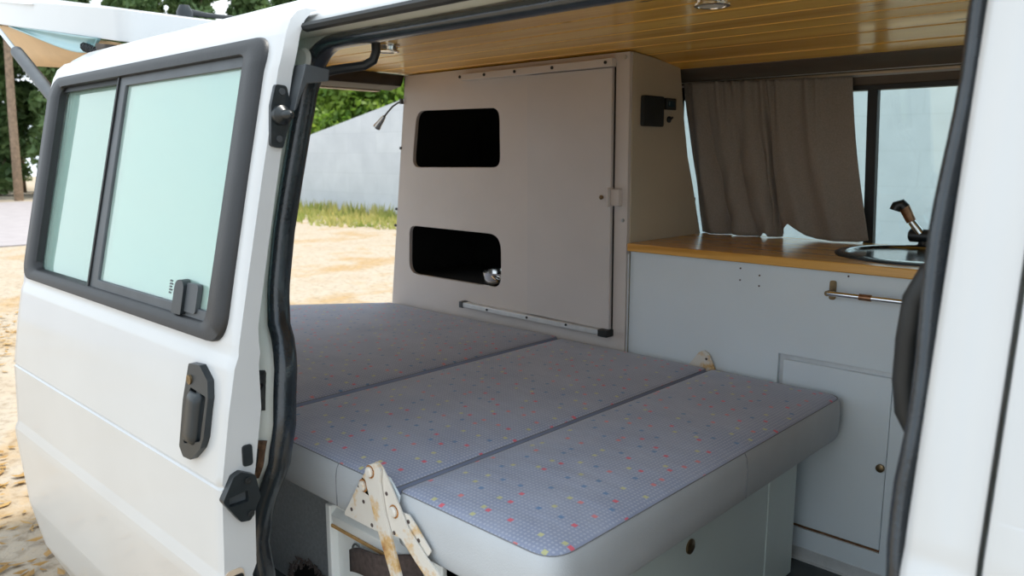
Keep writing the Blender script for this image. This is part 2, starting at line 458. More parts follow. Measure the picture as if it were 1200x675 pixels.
fdo = fd.build('front_door', M['paint'], van, smooth=50, solid=(.004, 0))
MB().grid([[(x, Yb(z)+.015, z) for x in frange(-.03, lerp(.94, .72, (z+.28)/.44), 5)] for z in frange(-.28, .17, 6)]).build('window_glass', M['wscreen'], fdo)
MB().tube([(x, Yb(-.275)-.004, -.275) for x in frange(-.03, .93, 6)], .011, 8).build('window_rubber', M['trimrub'], fdo)

# left flank (outside), lower body, nose ------------------------------------
ls = MB()
ls.grid([[(x, MID2-Yb(z), z) for x in (-2.6, -1.55)] for z in zq])
ls.grid([[(x, MID2-Yb(z), z) for x in (-.22, -.12, .98)] for z in [q for q in zq if q < -.27]])
ls.grid([[(x, MID2-Yb(z), z) for x in (-1.55, -.22)] for z in [q for q in zq if q < -.295]])
ls.grid([[(x, MID2-Yb(z), z) for x in (-1.55, -.05)] for z in frange(.19, .213, 3)])
ls.grid([[(x, MID2-Yb(z), z) for x in (-.22, -.05)] for z in frange(-.295, .19, 5)])
ls.build('left_side_panel', M['paint'], van, solid=(.006, 0))
MB().grid([[(x, MID2-Yb(z)-.012, z) for x in (-.05, lerp(.98, .74, (z+.28)/.47))] for z in frange(-.28, .19, 5)]).build('cab_window_glass', M['wscreen'], van)
MB().box(-2.62, -.12, .70, 2.46, -1.17, -1.075).build('underbody', M['dark'], van)
npf = [(.99, -1.2), (2.02, -1.2), (2.06, -1.0), (2.03, -.62), (1.95, -.52), (1.52, -.36), (1.40, -.34), (.99, -.30)]
nm = MB(); nm.plate(npf, [], lambda x, z: (x, .68+.10*max(0, (x-1.3)/.7)**2, z), lambda x, z: (x, MID2-.68-.10*max(0, (x-1.3)/.7)**2, z))
nm.build('nose_panel', M['paint'], van, bevel=.04, seg=3)
MB().grid([[(lerp(1.50, .86, t), lerp(.74, .86, t), lerp(-.36, .345, t)), (lerp(1.56, .90, t), 1.58, lerp(-.36, .36, t)), (lerp(1.50, .86, t), lerp(2.42, 2.30, t), lerp(-.36, .345, t))] for t in frange(0, 1, 6)]).build('windscreen', M['wscreen'], van)
MB().box(1.95, 2.14, .66, 2.50, -1.22, -.98).build('front_bumper', M['gplastic'], van, bevel=.04)
MB().box(-2.80, -2.62, .72, 2.44, -1.22, -1.04).build('rear_bumper', M['gplastic'], van, bevel=.03)
for wx, wy in ((-1.95, .73), (-1.95, 2.24), (1.12, .73), (1.12, 2.24)):
    w = MB().lathe([(.20, 0), (.30, -.005), (.325, .03), (.325, .16), (.30, .19), (.20, .19)], (wx, wy, -1.242), 'Y', 40, cap=False).build('wheel', M['ground_tire'], van)
    s = 0 if wy < 1.5 else .19
    MB().lathe([(.0, .05), (.06, .04), (.08, .06), (.16, .055), (.19, .02), (.20, .0), (.205, .19), (.0, .19)] if s == 0 else [(.0, .14), (.06, .15), (.08, .13), (.16, .135), (.19, .17), (.20, .19), (.205, .0), (.0, .0)], (wx, wy, -1.242), 'Y', 32).build('wheel_rim', M['steel'], w)

# rear header of the tailgate opening
hd = MB()
hd.grid([[(-2.38, y, .300-.02*abs((y-1.58)/.7)**3), (-2.40, y, .262), (-2.46, y, .250), (-2.54, y, .262), (-2.55, y, .33)] for y in frange(.9, 1.925, 12)])
hd.build('rear_header', M['header'], van, solid=(.004, 0))
MB().box(-2.56, -2.525, .9, 1.925, .248, .262).build('header_lip', M['lip'], van, bevel=.003)
for s in (0, 1):
    pts = [(-2.53, .78, -1.05), (-2.53, .78, -.3), (-2.48, .86, .22)] if s == 0 else [(-2.60, 2.50, -1.05), (-2.60, 2.50, -.3), (-2.56, 2.40, .20)]
    MB().tube(pts, .05, 8).build('rear_pillar', M['paint'], van)

# ---------------------------------------------------- the slid-back side door
TH = lambda z: interp(z, [(-.42, .062), (-.28, .034), (.25, .030)])
def xl(z):
    r = .035; top = .247
    base = -2.338-.02*max(0, (z-.10)/.14)
    if z > top-r: base += r-math.sqrt(max(0, r*r-(z-top+r)**2))
    if z < -1.02: base += .0
    return base
def xr(z):
    return -1.184-.016*max(0, (z-.16)/.08)
zt = sorted(set([z for z, _ in DP if -1.17 <= z <= .247]+frange(-1.17, .2465, 60)+[.243, .245, .2465]))
WX0, WX1, WZ0, WZ1 = -2.27, -1.265, -.295, .180
zt = sorted(set([z for z in zt if abs(z-WZ0) > .004 and abs(z-WZ1) > .004]+[WZ0, WZ1]))
def cols(z):
    a, b = xl(z), xr(z)
    left = [a, a+.006]+[lerp(a+.006, WX0, t) for t in (.35, .7)]+[WX0]
    mid = frange(WX0, WX1, 14)[1:]
    right = [lerp(WX1, b-.008, t) for t in (.4, .8)]+[b-.008, b]
    return left+mid+right
def door_y(x, z):
    a, b = xl(z), xr(z)
    e = max(0, 1-(b-x)/.008)*.004+max(0, 1-(x-a)/.006)*.004
    return Yd(z)+e
nz, nx = len(zt), len(cols(0))
outv = [[(x, door_y(x, z), z) for x in cols(z)] for z in zt]
inv = [[(x, Yd(z)+TH(z), z) for x in cols(z)] for z in zt]
dm = MB(); dm.v = [p for r in outv for p in r]+[p for r in inv for p in r]
iw0 = 4; iw1 = 4+13
def hole(i, j): return WZ0-1e-6 <= zt[i] < WZ1-1e-6 and iw0 <= j < iw1
T0 = nz*nx
for i in range(nz-1):
    for j in range(nx-1):
        if hole(i, j): continue
        q = (i*nx+j, i*nx+j+1, (i+1)*nx+j+1, (i+1)*nx+j)
        dm.f.append(q); dm.f.append(tuple(T0+k for k in q[::-1]))
        for (di, dj, e) in ((0, -1, (0, 3)), (0, 1, (1, 2)), (-1, 0, (0, 1)), (1, 0, (3, 2))):
            a, b = i+di, j+dj
            if a < 0 or a >= nz-1 or b < 0 or b >= nx-1 or hole(a, b):
                dm.f.append((q[e[0]], q[e[1]], T0+q[e[1]], T0+q[e[0]]))
door = dm.build('sliding_door', M['paint'], van, smooth=50)

def on_door(h): return lambda x, z: (x, Yd(z)-h, z)
# rubber frame around the window
o = fillet(rect(-2.318, -1.222, -.312, .200), .05, 8)
i_ = fillet(rect(-2.245, -1.298, -.285, .172), .022, 8)
rings = []
for t, h in ((0, -.006), (0, .004), (.06, .009), (.5, .010), (.9, .007), (1, .001), (1, -.016)):
    rings.append([(lerp(a[0], b[0], t), Yd(lerp(a[1], b[1], t))-h, lerp(a[1], b[1], t)) for a, b in zip(o, i_)])
MB().grid(rings, False, True).build('window_frame', M['trimrub'], door, smooth=50)
# glass: rear pane set back, front pane in its own slim frame
MB().plate(rect(-2.25, -1.84, -.29, .175), [], on_door(-.018), on_door(-.021)).build('fixed_glass', M['fixedglass'], door)
MB().plate(rect(-1.83, -1.28, -.272, .156), [], on_door(-.008), on_door(-.011)).build('sliding_glass', M['doorglass'], door)
fo = rect(-1.872, -1.262, -.290, .177); fi = fillet(rect(-1.824, -1.285, -.268, .152), .004, 3)
MB().plate(fo, [fi[::-1]], on_door(-.002), on_door(-.014)).build('sliding_frame', M['gplastic'], door, bevel=.002)
MB().plate(rect(-1.874, -1.866, -.285, .172), [], on_door(.002), on_door(-.012)).build('window_bar', M['rubber'], door)
MB().plate(rect(-2.25, -1.30, .160, .176), [], on_door(-.006), on_door(-.016)).build('window_channel', M['rubber'], door)
# finger pull on the sliding glass
pm = MB(); pm.plate(fillet(rect(-1.424, -1.386, -.283, -.222), [.003, .003, .02, .02], 5), [], on_door(.008), on_door(-.007))
pm.build('glass_pull', M['plastic'], door, bevel=.002)
MB().plate(fillet(rect(-1.386, -1.342, -.277, -.226), [.003, .008, .008, .003], 4), [], on_door(.002), on_door(-.007)).build('glass_pull', M['gplastic'], door, bevel=.002)
st = MB()
for k in range(5):
    z = -.256+k*.0055
    st.plate(rect(-1.478, -1.478+(.012 if k % 2 else .009), z, z+.003), [], on_door(-.0075), on_door(-.0085))
st.build('glass_stamp', M['gplastic'], door)
# handle: bezel, grip, lock
bz = [(-1.316, -.355), (-1.275, -.352), (-1.240, -.372), (-1.231, -.40), (-1.232, -.465), (-1.240, -.485), (-1.270, -.512), (-1.300, -.514), (-1.318, -.500), (-1.320, -.42)][::-1]
bzf = fillet(bz, .006, 3)
MB().plate(bzf, [fillet([(-1.303, -.492), (-1.243, -.474), (-1.239, -.398), (-1.299, -.393)], .005, 3)], on_door(.012), on_door(-.002)).build('door_handle', M['plastic'], door, bevel=.003)
gr = []
for t in frange(0, 1, 12):
    z = lerp(-.398, -.486, t); hh = .019 if .04 < t < .96 else .013
    gr.append([(-1.300-.003*t, Yd(z)+.004, z), (-1.299-.003*t, Yd(z)-hh*.8, z), (-1.293-.003*t, Yd(z)-hh, z), (-1.268-.003*t, Yd(z)-hh, z), (-1.260-.003*t, Yd(z)-hh*.8, z), (-1.258-.003*t, Yd(z)+.004, z)])
MB().grid(gr).build('handle_grip', M['plastic'], door, smooth=60, solid=(.002, -1))
MB().lathe([(.0085, 0), (.0085, -.004), (.006, -.0045), (0, -.0035)], (-1.303, Yd(-.381)-.011, -.381), 'Y', 20).build('lock_cylinder', M['brass'], door)
# fittings on the door's leading edge, which faces +x
def on_edge(h): return lambda y, z: (xr(z)+h, y, z)
def edge_y(z): return Yd(z)+TH(z)*.5
zc = .066
MB().plate(fillet([(.672, zc-.050), (.694, zc-.054), (.706, zc-.02), (.712, zc+.02), (.706, zc+.048), (.686, zc+.050), (.676, zc+.015)], .006, 3), [], on_edge(-.001), on_edge(.007)).build('buffer_plate', M['plastic'], door, bevel=.002)
MB().lathe([(.017, 0), (.016, .008), (.012, .012), (.0085, .016), (.0075, .03), (.003, .036), (0, .036)], (xr(zc)+.006, .692, zc), 'X', 24).build('buffer_pin', M['plastic'], door)
for dz in (-.038, .038):
    MB().lathe([(.0055, 0), (.0055, .003), (.0, .003)], (xr(zc)+.006, .692+dz*.12, zc+dz), 'X', 12).build('plate_screw', M['gplastic'], door)
ye = edge_y(-.498)
MB().plate(fillet([(ye+.004, -.515), (ye+.022, -.515), (ye+.022, -.478), (ye+.004, -.478)], .006, 4), [], on_edge(-.001), on_edge(.003)).build('edge_slot', M['plastic'], door, bevel=.001)
yc = edge_y(-.56)
dia = fillet([(yc-.033, -.560), (yc-.004, -.604), (yc+.014, -.607), (yc+.034, -.570), (yc+.027, -.530), (yc+.002, -.517), (yc-.012, -.522)], .006, 3)
MB().plate(dia, [fillet([(yc-.022, -.572), (yc+.012, -.572), (yc+.012, -.552), (yc-.022, -.556)], .003, 2)[::-1]], on_edge(-.001), on_edge(.014)).build('door_catch', M['plastic'], door, bevel=.003)
MB().plate(rect(yc-.024, yc+.014, -.574, -.550), [], on_edge(.0), on_edge(.003)).build('catch_pocket', M['gplastic'], door)
for py, pz in ((yc+.012, -.535), (yc+.014, -.594)):
    MB().lathe([(.006, 0), (.006, .004), (.003, .0045), (0, .003)], (xr(pz)+.013, py, pz), 'X', 12).build('catch_screw', M['rubber'], door)
yl = edge_y(-.705)
MB().plate(fillet(rect(yl-.022, yl+.012, -.730, -.690), .012, 4), [], on_edge(-.001), on_edge(.002)).build('latch_surround', M['lip'], door)
MB().plate(fillet(rect(yl-.010, yl+.010, -.722, -.700), .006, 4), [], on_edge(.001), on_edge(.004)).build('latch_hole', M['rubber'], door)
# upper roller arm: grey cover and bent rod
MB().plate([(.708, .073), (.713, .075), (.728, .105), (.736, .119), (.778, .125), (.780, .144), (.733, .150), (.730, .138)], [], on_edge(-.012), on_edge(.022)).build('roller_arm', M['gplastic'], door, bevel=.003)
MB().tube([(-1.185, .765, .136), (-1.180, .80, .146), (-1.172, .830, .152), (-1.160, .850, .156), (-1.150, .862, .165), (-1.146, .866, .180), (-1.146, .866, .255)], .008, 10).build('roller_rod', M['rubber'], door)

# rubber buffer and rusty striker on the jamb behind the door
def J(t, z, h):
    A = Vector((Xs(z)-.045, Yb(z)+.03)); B = Vector((Xs(z)-.018, Yd(z)+.118)); d = (B-A); n_ = Vector((d.y, -d.x)).normalized()
    p = A+d*t+n_*h
    return (p.x, p.y, z)
bf = MB()
prof = [(-.378, .0), (-.384, .012), (-.398, .016), (-.403, .010), (-.408, .022), (-.422, .024), (-.427, .014), (-.432, .022), (-.442, .018), (-.449, .0)]
bf.grid([[J(-.45, z, 0), J(-.35, z, h*.8), J(.1, z, h), J(.42, z, h*.8), J(.5, z, 0)] for z, h in prof])
bf.build('jamb_buffer', M['rubber'], van, smooth=30, solid=(.001, -1))
MB().grid([[J(t, z, .002+(.004 if (i in (0, 6) or j in (0, 4)) else 0)) for j, t in enumerate((-.5, -.3, .1, .5, .75))] for i, z in enumerate(frange(-.575, -.500, 7))]).build('striker_plate', M['rustdark'], van, solid=(.002, 1))
MB().grid([[J(t, z, .0075) for t in (-.2, .1, .4)] for z in (-.560, -.54, -.515)]).build('striker_pocket', M['rubber'], van, solid=(.002, 1))
MB().grid([[J(t, z, .004) for t in (-.55, -.40, -.25)] for z in frange(-.32, -.16, 5)]).build('jamb_gap_shade', M['rubber'], van, solid=(.003, 1))  # black strip stands in for the shaded gap between door edge and jamb
# grab handle inside the front pillar
MB().tube([(-.175, .80, -.095), (-.193, .80, -.098), (-.212, .80, -.110), (-.223, .80, -.135), (-.226, .80, -.175), (-.226, .80, -.215), (-.222, .80, -.245), (-.211, .80, -.264), (-.193, .80, -.272), (-.175, .80, -.272)], .0135, 14, flat=((0, 1, 0), 1.2)).build('grab_handle', M['rubber'], van, smooth=70)

# ---------------------------------------------------- raised tailgate
ca, sa = math.cos(.150), math.sin(.150)
HX, HZ = -2.50, .335
def tg(d, y, h):              # d back from the hinge, h up from the inner face
    return (HX-d*ca-h*sa*.0, y, HZ+d*sa+h*ca)
TY0, TY1 = .93, 2.23
to = fillet([(0, TY0+.03), (1.42, TY0), (1.42, TY1), (0, TY1-.03)], .06, 5)
tw = fillet([(.10, TY0+.10), (.72, TY0+.10), (.72, TY1-.10), (.10, TY1-.10)], .06, 5)
def crown(d, y):
    e = min(1, (y-TY0)/.14, (TY1-y)/.14, (1.43-d)/.12); e = max(0, e)
    return .045+.045*math.sqrt(e)+.02*math.sin(PI*min(1, max(0, d/1.42)))
tgm = MB(); tgm.plate(to, [tw[::-1]], lambda d, y: tg(d, y, 0), lambda d, y: tg(d, y, .095))
tail = tgm.build('tailgate', M['paint'], van, bevel=.022, seg=4)
MB().grid([[tg(d, y, .085+.035*math.sqrt(max(0, min(1, (y-TY0)/.15, (TY1-y)/.15)))*max(0.15, math.sin(PI*min(1, max(0, (d-.6)/.9))))) for y in frange(TY0, TY1, 26)] for d in frange(.74, 1.42, 14)]).build('outer_skin', M['paint'], tail, smooth=60)
MB().plate(tw, [], lambda d, y: tg(d, y, .03), lambda d, y: tg(d, y, .034)).build('window_glass', M['aqua'], tail)
wp = tg(.98, 1.60, .125)
MB().lathe([(.0, 0), (.035, 0), (.035, .06), (.02, .09), (0, .09)], (wp[0], wp[1], wp[2]-.05), 'Z', 14).build('wiper_pivot', M['plastic'], tail)
MB().tube([(wp[0], wp[1]+.0, wp[2]+.015), (wp[0]-.01, wp[1]+.10, wp[2]+.012), (wp[0]+.0, wp[1]+.42, wp[2]+.02)], lambda t: .016-.010*t, 8).build('wiper_arm', M['plastic'], tail)
a = Vector((-3.52, .90, .474)); b_ = Vector((-2.64, .85, .10))
MB().tube([a, a.lerp(b_, .30)], .008, 10).build('strut_rod', M['steel'], tail)
MB().tube([a.lerp(b_, .29), a.lerp(b_, 1)], .021, 12).build('gas_strut', M['gplastic'], tail)
coil = []
for i in range(90):
    t = i/89; an = t*12*2*PI
    p = Vector((-2.78, .945, .345)).lerp(Vector((-2.58, .94, .300)), t)
    coil.append(p+Vector((0, .012*math.cos(an), .012*math.sin(an))))
MB().tube(coil, .0035, 6).build('cable_coil', M['rubber'], tail)
aq = MB(); ar = []
for i in range(21):
    u = i/20; d = .16+u*.90
    drop = .003+.050*math.sin(PI*u**.45)
    ar.append([Vector(tg(d, TY0+.012+.030*math.sin(PI*q/8)-.0*q, 0))-Vector((0, .018*math.sin(PI*q/8), drop*q/8)) for q in range(9)])
aq.grid(ar); aq.build('glass_flap', M['aquacloth'], tail, smooth=80, solid=(.003, 0))
# beige curtain slung under the tailgate
cl = []
for i in range(25):
    u = i/24; row = []
    for j in range(31):
        w = j/30
        d = .08+u*1.32
        x, y, zr = tg(d, TY0+.045+w*(TY1-TY0-.08), -.006)
        zlow = .318+u*.068
        k = min(1, w/.10); k = k*k*(3-2*k)
        e = min(1, (1-w)/.06)
        row.append((x, y, lerp(zr, zlow, k*e)+.004*math.sin(u*17+w*9)*k))
    cl.append(row)
tag(MB().grid(cl).build('tailgate_curtain', M['beige'], None, smooth=80, solid=(.003, 0)), 'beige cloth slung under the raised tailgate glass', 'curtain')

# ------------------------------------------------------------------ ROOM
struct(MB().box(-2.55, .95, .72, 2.45, -1.072, -1.06).build('floor', M['vanfloor']), 'dark floor mat of the camper', 'floor')
struct(MB().box(.02, .035, .885, 2.36, -1.055, -.16).build('cab_light_blocker', M['liner']), 'added brown half height screen holding back light from the cab', 'wall')  # unseen screen, added to cut the light coming from the cab
# planked ceiling: tongue and groove boards running along the van
CZ = [(.86, .262), (.95, .285), (1.10, .298), (1.5, .303), (1.93, .303), (2.06, .292), (2.20, .271), (2.24, .266)]
sec = []
y = .86; P_ = .115; off = 1.787-.115*8
ys = sorted(set([round(q, 4) for k in range(0, 12) for q in (off+k*P_-.006, off+k*P_-.0015, off+k*P_+.0015, off+k*P_+.006)]+[round(q, 4) for q in frange(.86, 2.22, 40)]))
ys = [q for q in ys if .86 <= q <= 2.22]
for q in ys:
    r = (q-off) % P_; r = min(r, P_-r)
    sec.append((q, interp(q, CZ)+(.006 if r < .003 else 0)))
secb = [(q, interp(q, CZ)+.012) for q in ys[::-1]]
cm = MB(); ring = sec+secb
cm.grid([[(x, q, z) for q, z in ring] for x in (-2.39, 1.0)], False, True)
cm.ngon([(-2.39, q, z) for q, z in ring]); cm.ngon([(1.0, q, z) for q, z in ring][::-1])
struct(cm.build('ceiling', M['pine'], None, smooth=20), 'varnished pine boards lining the roof', 'ceiling')
# headlining between ceiling and window, window wall
wl = MB()
wl.grid([[(x, 2.21, .285), (x, 2.215, .268), (x, 2.30, .258), (x, 2.355, .243), (x, 2.362, .234)] for x in frange(-1.5, 1.0, 10)])
struct(wl.build('trim_1', M['liner'], None, smooth=60, solid=(.003, 0)), 'dark brown headlining band above the side window', 'trim')
lw = MB()
Yw = lambda z: interp(z, [(-1.06, 2.43), (-.30, 2.432), (.24, 2.368)])
def wallgrid(x0, x1, z0, z1):
    lw.grid([[(x0, Yw(z), z), (x1, Yw(z), z)] for z in frange(z0, z1, 6)])
wallgrid(-2.55, 1.0, -1.06, -.288)
wallgrid(-2.55, -1.53, -.288, .24); wallgrid(-.30, -.05, -.288, .24)
wallgrid(-1.53, -.30, .196, .24)
struct(lw.build('wall_left', M['liner'], None, solid=(.006, 1)), 'brown lined left wall of the camper', 'wall')
wo = fillet(rect(-1.535, -.295, -.290, .199), .05, 6); wi = fillet(rect(-1.512, -.315, -.272, .186), .04, 6)
win = struct(MB().plate(wo, [wi[::-1]], lambda x, z: (x, Yw(z)-.008, z), lambda x, z: (x, Yw(z)+.03, z)).build('window_1', M['trimrub'], None, bevel=.003), 'sliding side window over the worktop', 'window')
MB().plate(wi, [], lambda x, z: (x, Yw(z)+.016, z), lambda x, z: (x, Yw(z)+.019, z)).build('pane', M['winglass'], win)
MB().plate(rect(-.842, -.814, -.272, .19), [], lambda x, z: (x, Yw(z)-.002, z), lambda x, z: (x, Yw(z)+.025, z)).build('divider', M['trimrub'], win, bevel=.002)
tb = MB(); tb.tube([(x, 2.352, .232) for x in frange(-1.42, .2, 8)], .004, 8)
tag(tb.build('curtain_rail', M['lip'], None), 'thin cream rail over the side window that carries the curtain', 'rail')
for hx in (-.80, -.755, -.5):
    pass

# ------------------------------------------------------------------ WARDROBE
wd = thing('wardrobe', 'tall pale wardrobe with sliding door and two rounded openings beside the bed', 'wardrobe', (-1.85, 2.17, -1.06))
wout = [(-2.497, -.64), (-1.349, -.64), (-1.362, .300), (-2.378, .300)]
wout = [(-2.54, -1.055), (-1.349, -1.055), (-1.356, .298), (-2.380, .298), (-2.497, -.60)]
h1 = fillet([(-2.349, -.042), (-1.881, -.038), (-1.884, .161), (-2.316, .167)], [.035, .035, .04, .05], 6)
h2 = fillet([(-2.381, -.453), (-1.878, -.456), (-1.878, -.268), (-2.372, -.265)], [.05, .045, .06, .035], 6)
MB().plate(wout, [h1[::-1], h2[::-1]], lambda x, z: (x, 1.930, z), lambda x, z: (x, 1.945, z)).build('front_panel', M['white_lam'], wd, bevel=.0015)
MB().plate([(1.9455, -1.055), (2.42, -1.055), (2.42, -.30), (2.355, -.255), (2.30, -.10), (2.26, 0), (2.228, .13), (2.215, .20), (2.20, .272), (2.06, .290), (1.9455, .299)], [], lambda y, z: (-1.349-.006*(z+.6), y, z), lambda y, z: (-1.364-.006*(z+.6), y, z)).build('side_panel', M['cream_lam'], wd, bevel=.001)
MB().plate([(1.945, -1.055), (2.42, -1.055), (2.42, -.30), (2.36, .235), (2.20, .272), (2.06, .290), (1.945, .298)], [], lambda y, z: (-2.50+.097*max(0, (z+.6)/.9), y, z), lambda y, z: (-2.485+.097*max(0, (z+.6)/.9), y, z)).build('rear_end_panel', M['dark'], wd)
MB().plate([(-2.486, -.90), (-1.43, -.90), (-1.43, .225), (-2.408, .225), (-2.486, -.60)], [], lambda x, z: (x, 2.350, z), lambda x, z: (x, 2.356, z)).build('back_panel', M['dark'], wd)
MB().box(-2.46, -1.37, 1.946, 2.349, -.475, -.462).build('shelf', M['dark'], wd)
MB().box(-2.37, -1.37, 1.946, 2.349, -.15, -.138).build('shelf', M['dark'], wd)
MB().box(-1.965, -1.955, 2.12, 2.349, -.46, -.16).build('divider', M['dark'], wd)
sd_ = MB().plate([(-1.743, -.524), (-1.402, -.530), (-1.409, .2555), (-1.745, .2555)], [], lambda x, z: (x, 1.916, z), lambda x, z: (x, 1.9285, z)).build('door', M['slide_lam'], wd, bevel=.0015)
MB().plate([(-1.4015, -.53), (-1.397, -.53), (-1.404, .27), (-1.4085, .27)], [], lambda x, z: (x, 1.9285, z), lambda x, z: (x, 1.9305, z)).build('door_gap', M['dark'], wd)
MB().lathe([(.006, 0), (.007, -.006), (.004, -.010), (0, -.010)], (-1.436, 1.915, -.123), 'Y', 12).build('knob', M['brass'], sd_)
tt = MB(); tt.plate([(-2.052, .2575), (-1.403, .2575), (-1.403, .282), (-2.058, .280)], [], lambda x, z: (x, 1.905, z), lambda x, z: (x, 1.929, z))
tr = tt.build('top_track', M['white_lam'], wd, bevel=.002)
for sx in (-2.05, -1.93, -1.79, -1.63, -1.425):
    MB().lathe([(.005, 0), (.005, -.003), (0, -.003)], (sx, 1.905, .270), 'Y', 10).build('screw', M['rubber'], tr)
bt = MB().plate([(-2.058, -.541), (-1.42, -.547), (-1.42, -.530), (-2.058, -.524)], [], lambda x, z: (x, 1.902, z), lambda x, z: (x, 1.929, z)).build('bottom_track', M['alu'], wd, bevel=.002)
MB().box(-2.063, -2.045, 1.899, 1.929, -.544, -.521).build('track_end', M['gplastic'], bt, bevel=.002)
for sx in (-1.92, -1.73, -1.56):
    MB().lathe([(.004, 0), (.004, -.003), (0, -.003)], (sx, 1.902, -.534), 'Y', 10).build('screw', M['rubber'], bt)
MB().box(-1.428, -1.392, 1.893, 1.929, -.549, -.527).build('track_end', M['rubber'], bt, bevel=.002)
hs = MB(); hs.box(-1.408, -1.403, 1.898, 1.93, -.150, -.092); hs.box(-1.403, -1.372, 1.912, 1.93, -.147, -.097)
hs.build('hasp', M['white_lam'], wd, bevel=.002)
for sx, sz in ((-1.368, -.190), (-1.372, .283)):
    MB().lathe([(.006, 0), (.005, -.004), (0, -.004)], (sx, 1.930, sz), 'Y', 12).build('screw', M['steel'], wd)
for sx, sz in ((-2.427, .03), (-2.462, -.205), (-2.470, -.27)):
    MB().lathe([(.006, 0), (.005, -.004), (0, -.004)], (sx+.012, 1.930, sz), 'Y', 10).build('screw', M['plastic'], wd)
MB().box(-1.347, -1.343, 1.9305, 1.9335, -.60, -.29).build('corner_strip', M['alu'], wd)

def on_side(h): return lambda y, z: (-1.349-.006*(z+.6)+h, y, z)
cp = tag(MB().plate(fillet(rect(1.985, 2.095, .088, .178), .008, 4), [], on_side(.0005), on_side(.012)).build('control_panel', M['plastic'], None, bevel=.002), 'black rectangular control panel on the wardrobe side', 'panel')
mt = thing('battery_meter', 'small black meter beside the larger control panel', 'meter', (-1.353, 2.14, .142))
MB().plate(fillet(rect(2.110, 2.168, .141, .176), .003, 3), [], on_side(.0005), on_side(.009)).build('case', M['plastic'], mt, bevel=.001)
MB().plate(rect(2.121, 2.158, .151, .168), [], on_side(.0088), on_side(.0095)).build('screen', plain('meter_screen', (.02, .05, .08), .2), mt)
MB().plate(rect(2.126, 2.130, .154, .165), [], on_side(.0094), on_side(.0099)).build('digit', plain('meter_digit', (.08, .16, .22), .4), mt)
ks = thing('toggle_switch', 'tiny black switch below the small meter', 'switch', (-1.353, 2.137, .10))
MB().lathe([(.010, .0015), (.010, .006), (.005, .008), (0, .008)], (-1.353, 2.137, .112), 'X', 16).build('bezel', M['plastic'], ks)
MB().tube([(-1.345, 2.137, .112), (-1.336, 2.137, .118)], .003, 8).build('toggle', M['plastic'], ks)

# reading lamp clipped to the rear edge of the wardrobe
rl = thing('reading_lamp', 'small gooseneck reading lamp curving out from the wardrobe rear edge', 'lamp', (-2.40, 1.93, .19))
MB().tube([(-2.395, 1.926, .205), (-2.42, 1.924, .200), (-2.45, 1.923, .188), (-2.48, 1.922, .168), (-2.505, 1.92, .148)], .0035, 8).build('gooseneck', M['gplastic'], rl)
MB().tube([(-2.500, 1.92, .152), (-2.515, 1.92, .140), (-2.535, 1.918, .122), (-2.545, 1.917, .112)], lambda t: .007+.009*t, 14).build('lamp_shade', M['steel'], rl)
MB().box(-2.402, -2.392, 1.918, 1.930, .195, .215).build('base', M['gplastic'], rl)
# metal pan in the lower opening
pn = thing('saucepan', 'shiny metal pan in the lower wardrobe opening', 'pan', (-1.99, 2.05, -.461))
MB().lathe([(.0, 0), (.06, 0), (.068, .005), (.072, .045), (.076, .047), (.070, .046), (.066, .008), (.0, .004)], (-1.975, 2.03, -.4615), 'Z', 32).build('body', M['chrome'], pn)
MB().tube([(-1.953, 1.965, -.425), (-1.935, 1.957, -.43), (-1.918, 1.958, -.438)], .006, 8, flat=((0, 0, 1), .7)).build('handle', M['chrome'], pn)

# ------------------------------------------------------------------ KITCHEN
kc = thing('kitchen_cabinet', 'pale grey kitchen cabinet under the wooden worktop', 'cabinet', (-.82, 2.18, -1.06))
ko = rect(-1.343, -.26, -1.045, -.2805); kh = rect(-.866, -.578, -.975, -.512)
MB().plate(ko, [kh[::-1]], lambda x, z: (x, 1.938, z), lambda x, z: (x, 1.953, z)).build('front_panel', M['grey_lam'], kc, bevel=.001)
kd = MB().box(-.852, -.5795, 1.939, 1.953, -.967, -.526).build('door', M['grey_lam'], kc, bevel=.002)
MB().lathe([(.006, 0), (.010, -.004), (.010, -.010), (0, -.014)], (-.590, 1.939, -.752), 'Y', 16).build('knob', M['brass'], kd)
MB().box(-.867, -.577, 1.950, 1.954, -.976, -.511).build('groove_back', M['alu'], kc)
MB().box(-.852, -.58, 1.944, 1.950, -.9755, -.967).build('worn_edge', M['copper'], kc)
MB().box(-.27, -.26, 1.953, 2.42, -1.045, -.281).build('end_panel', M['grey_lam'], kc)
MB().box(-1.34, -1.33, 1.953, 2.42, -1.045, -.281).build('end_panel', M['grey_lam'], kc)
MB().box(-1.33, -.27, 1.953, 2.42, -1.045, -1.035).build('bottom_panel', M['grey_lam'], kc)
MB().plate([(1.925, -1.0595), (1.938, -1.0595), (1.938, -1.028), (1.9355, -1.028), (1.9355, -1.057), (1.925, -1.057)], [], lambda y, z: (-1.34, y, z), lambda y, z: (-.26, y, z)).build('plinth', M['alu'], kc)
for sx, sz in ((-.93, -.312), (-.93, -.34), (-.985, -.33), (-.985, -.298), (-.70, -.29)):
    MB().lathe([(.0025, 0), (.0025, -.001), (0, -.001)], (sx, 1.938, sz), 'Y', 8).build('screw_hole', M['webbing'], kc)
SC = (-.605, 2.190)
wt_out = fillet([(-1.366, 1.921), (-.25, 1.921), (-.25, 2.425), (-1.352, 2.425), (-1.352, 1.935)], [.02, .004, .004, .004, .004], 4)
wt_hole = [(SC[0]+.190*math.cos(-a*2*PI/48), SC[1]+.190*math.sin(-a*2*PI/48)) for a in range(48)]
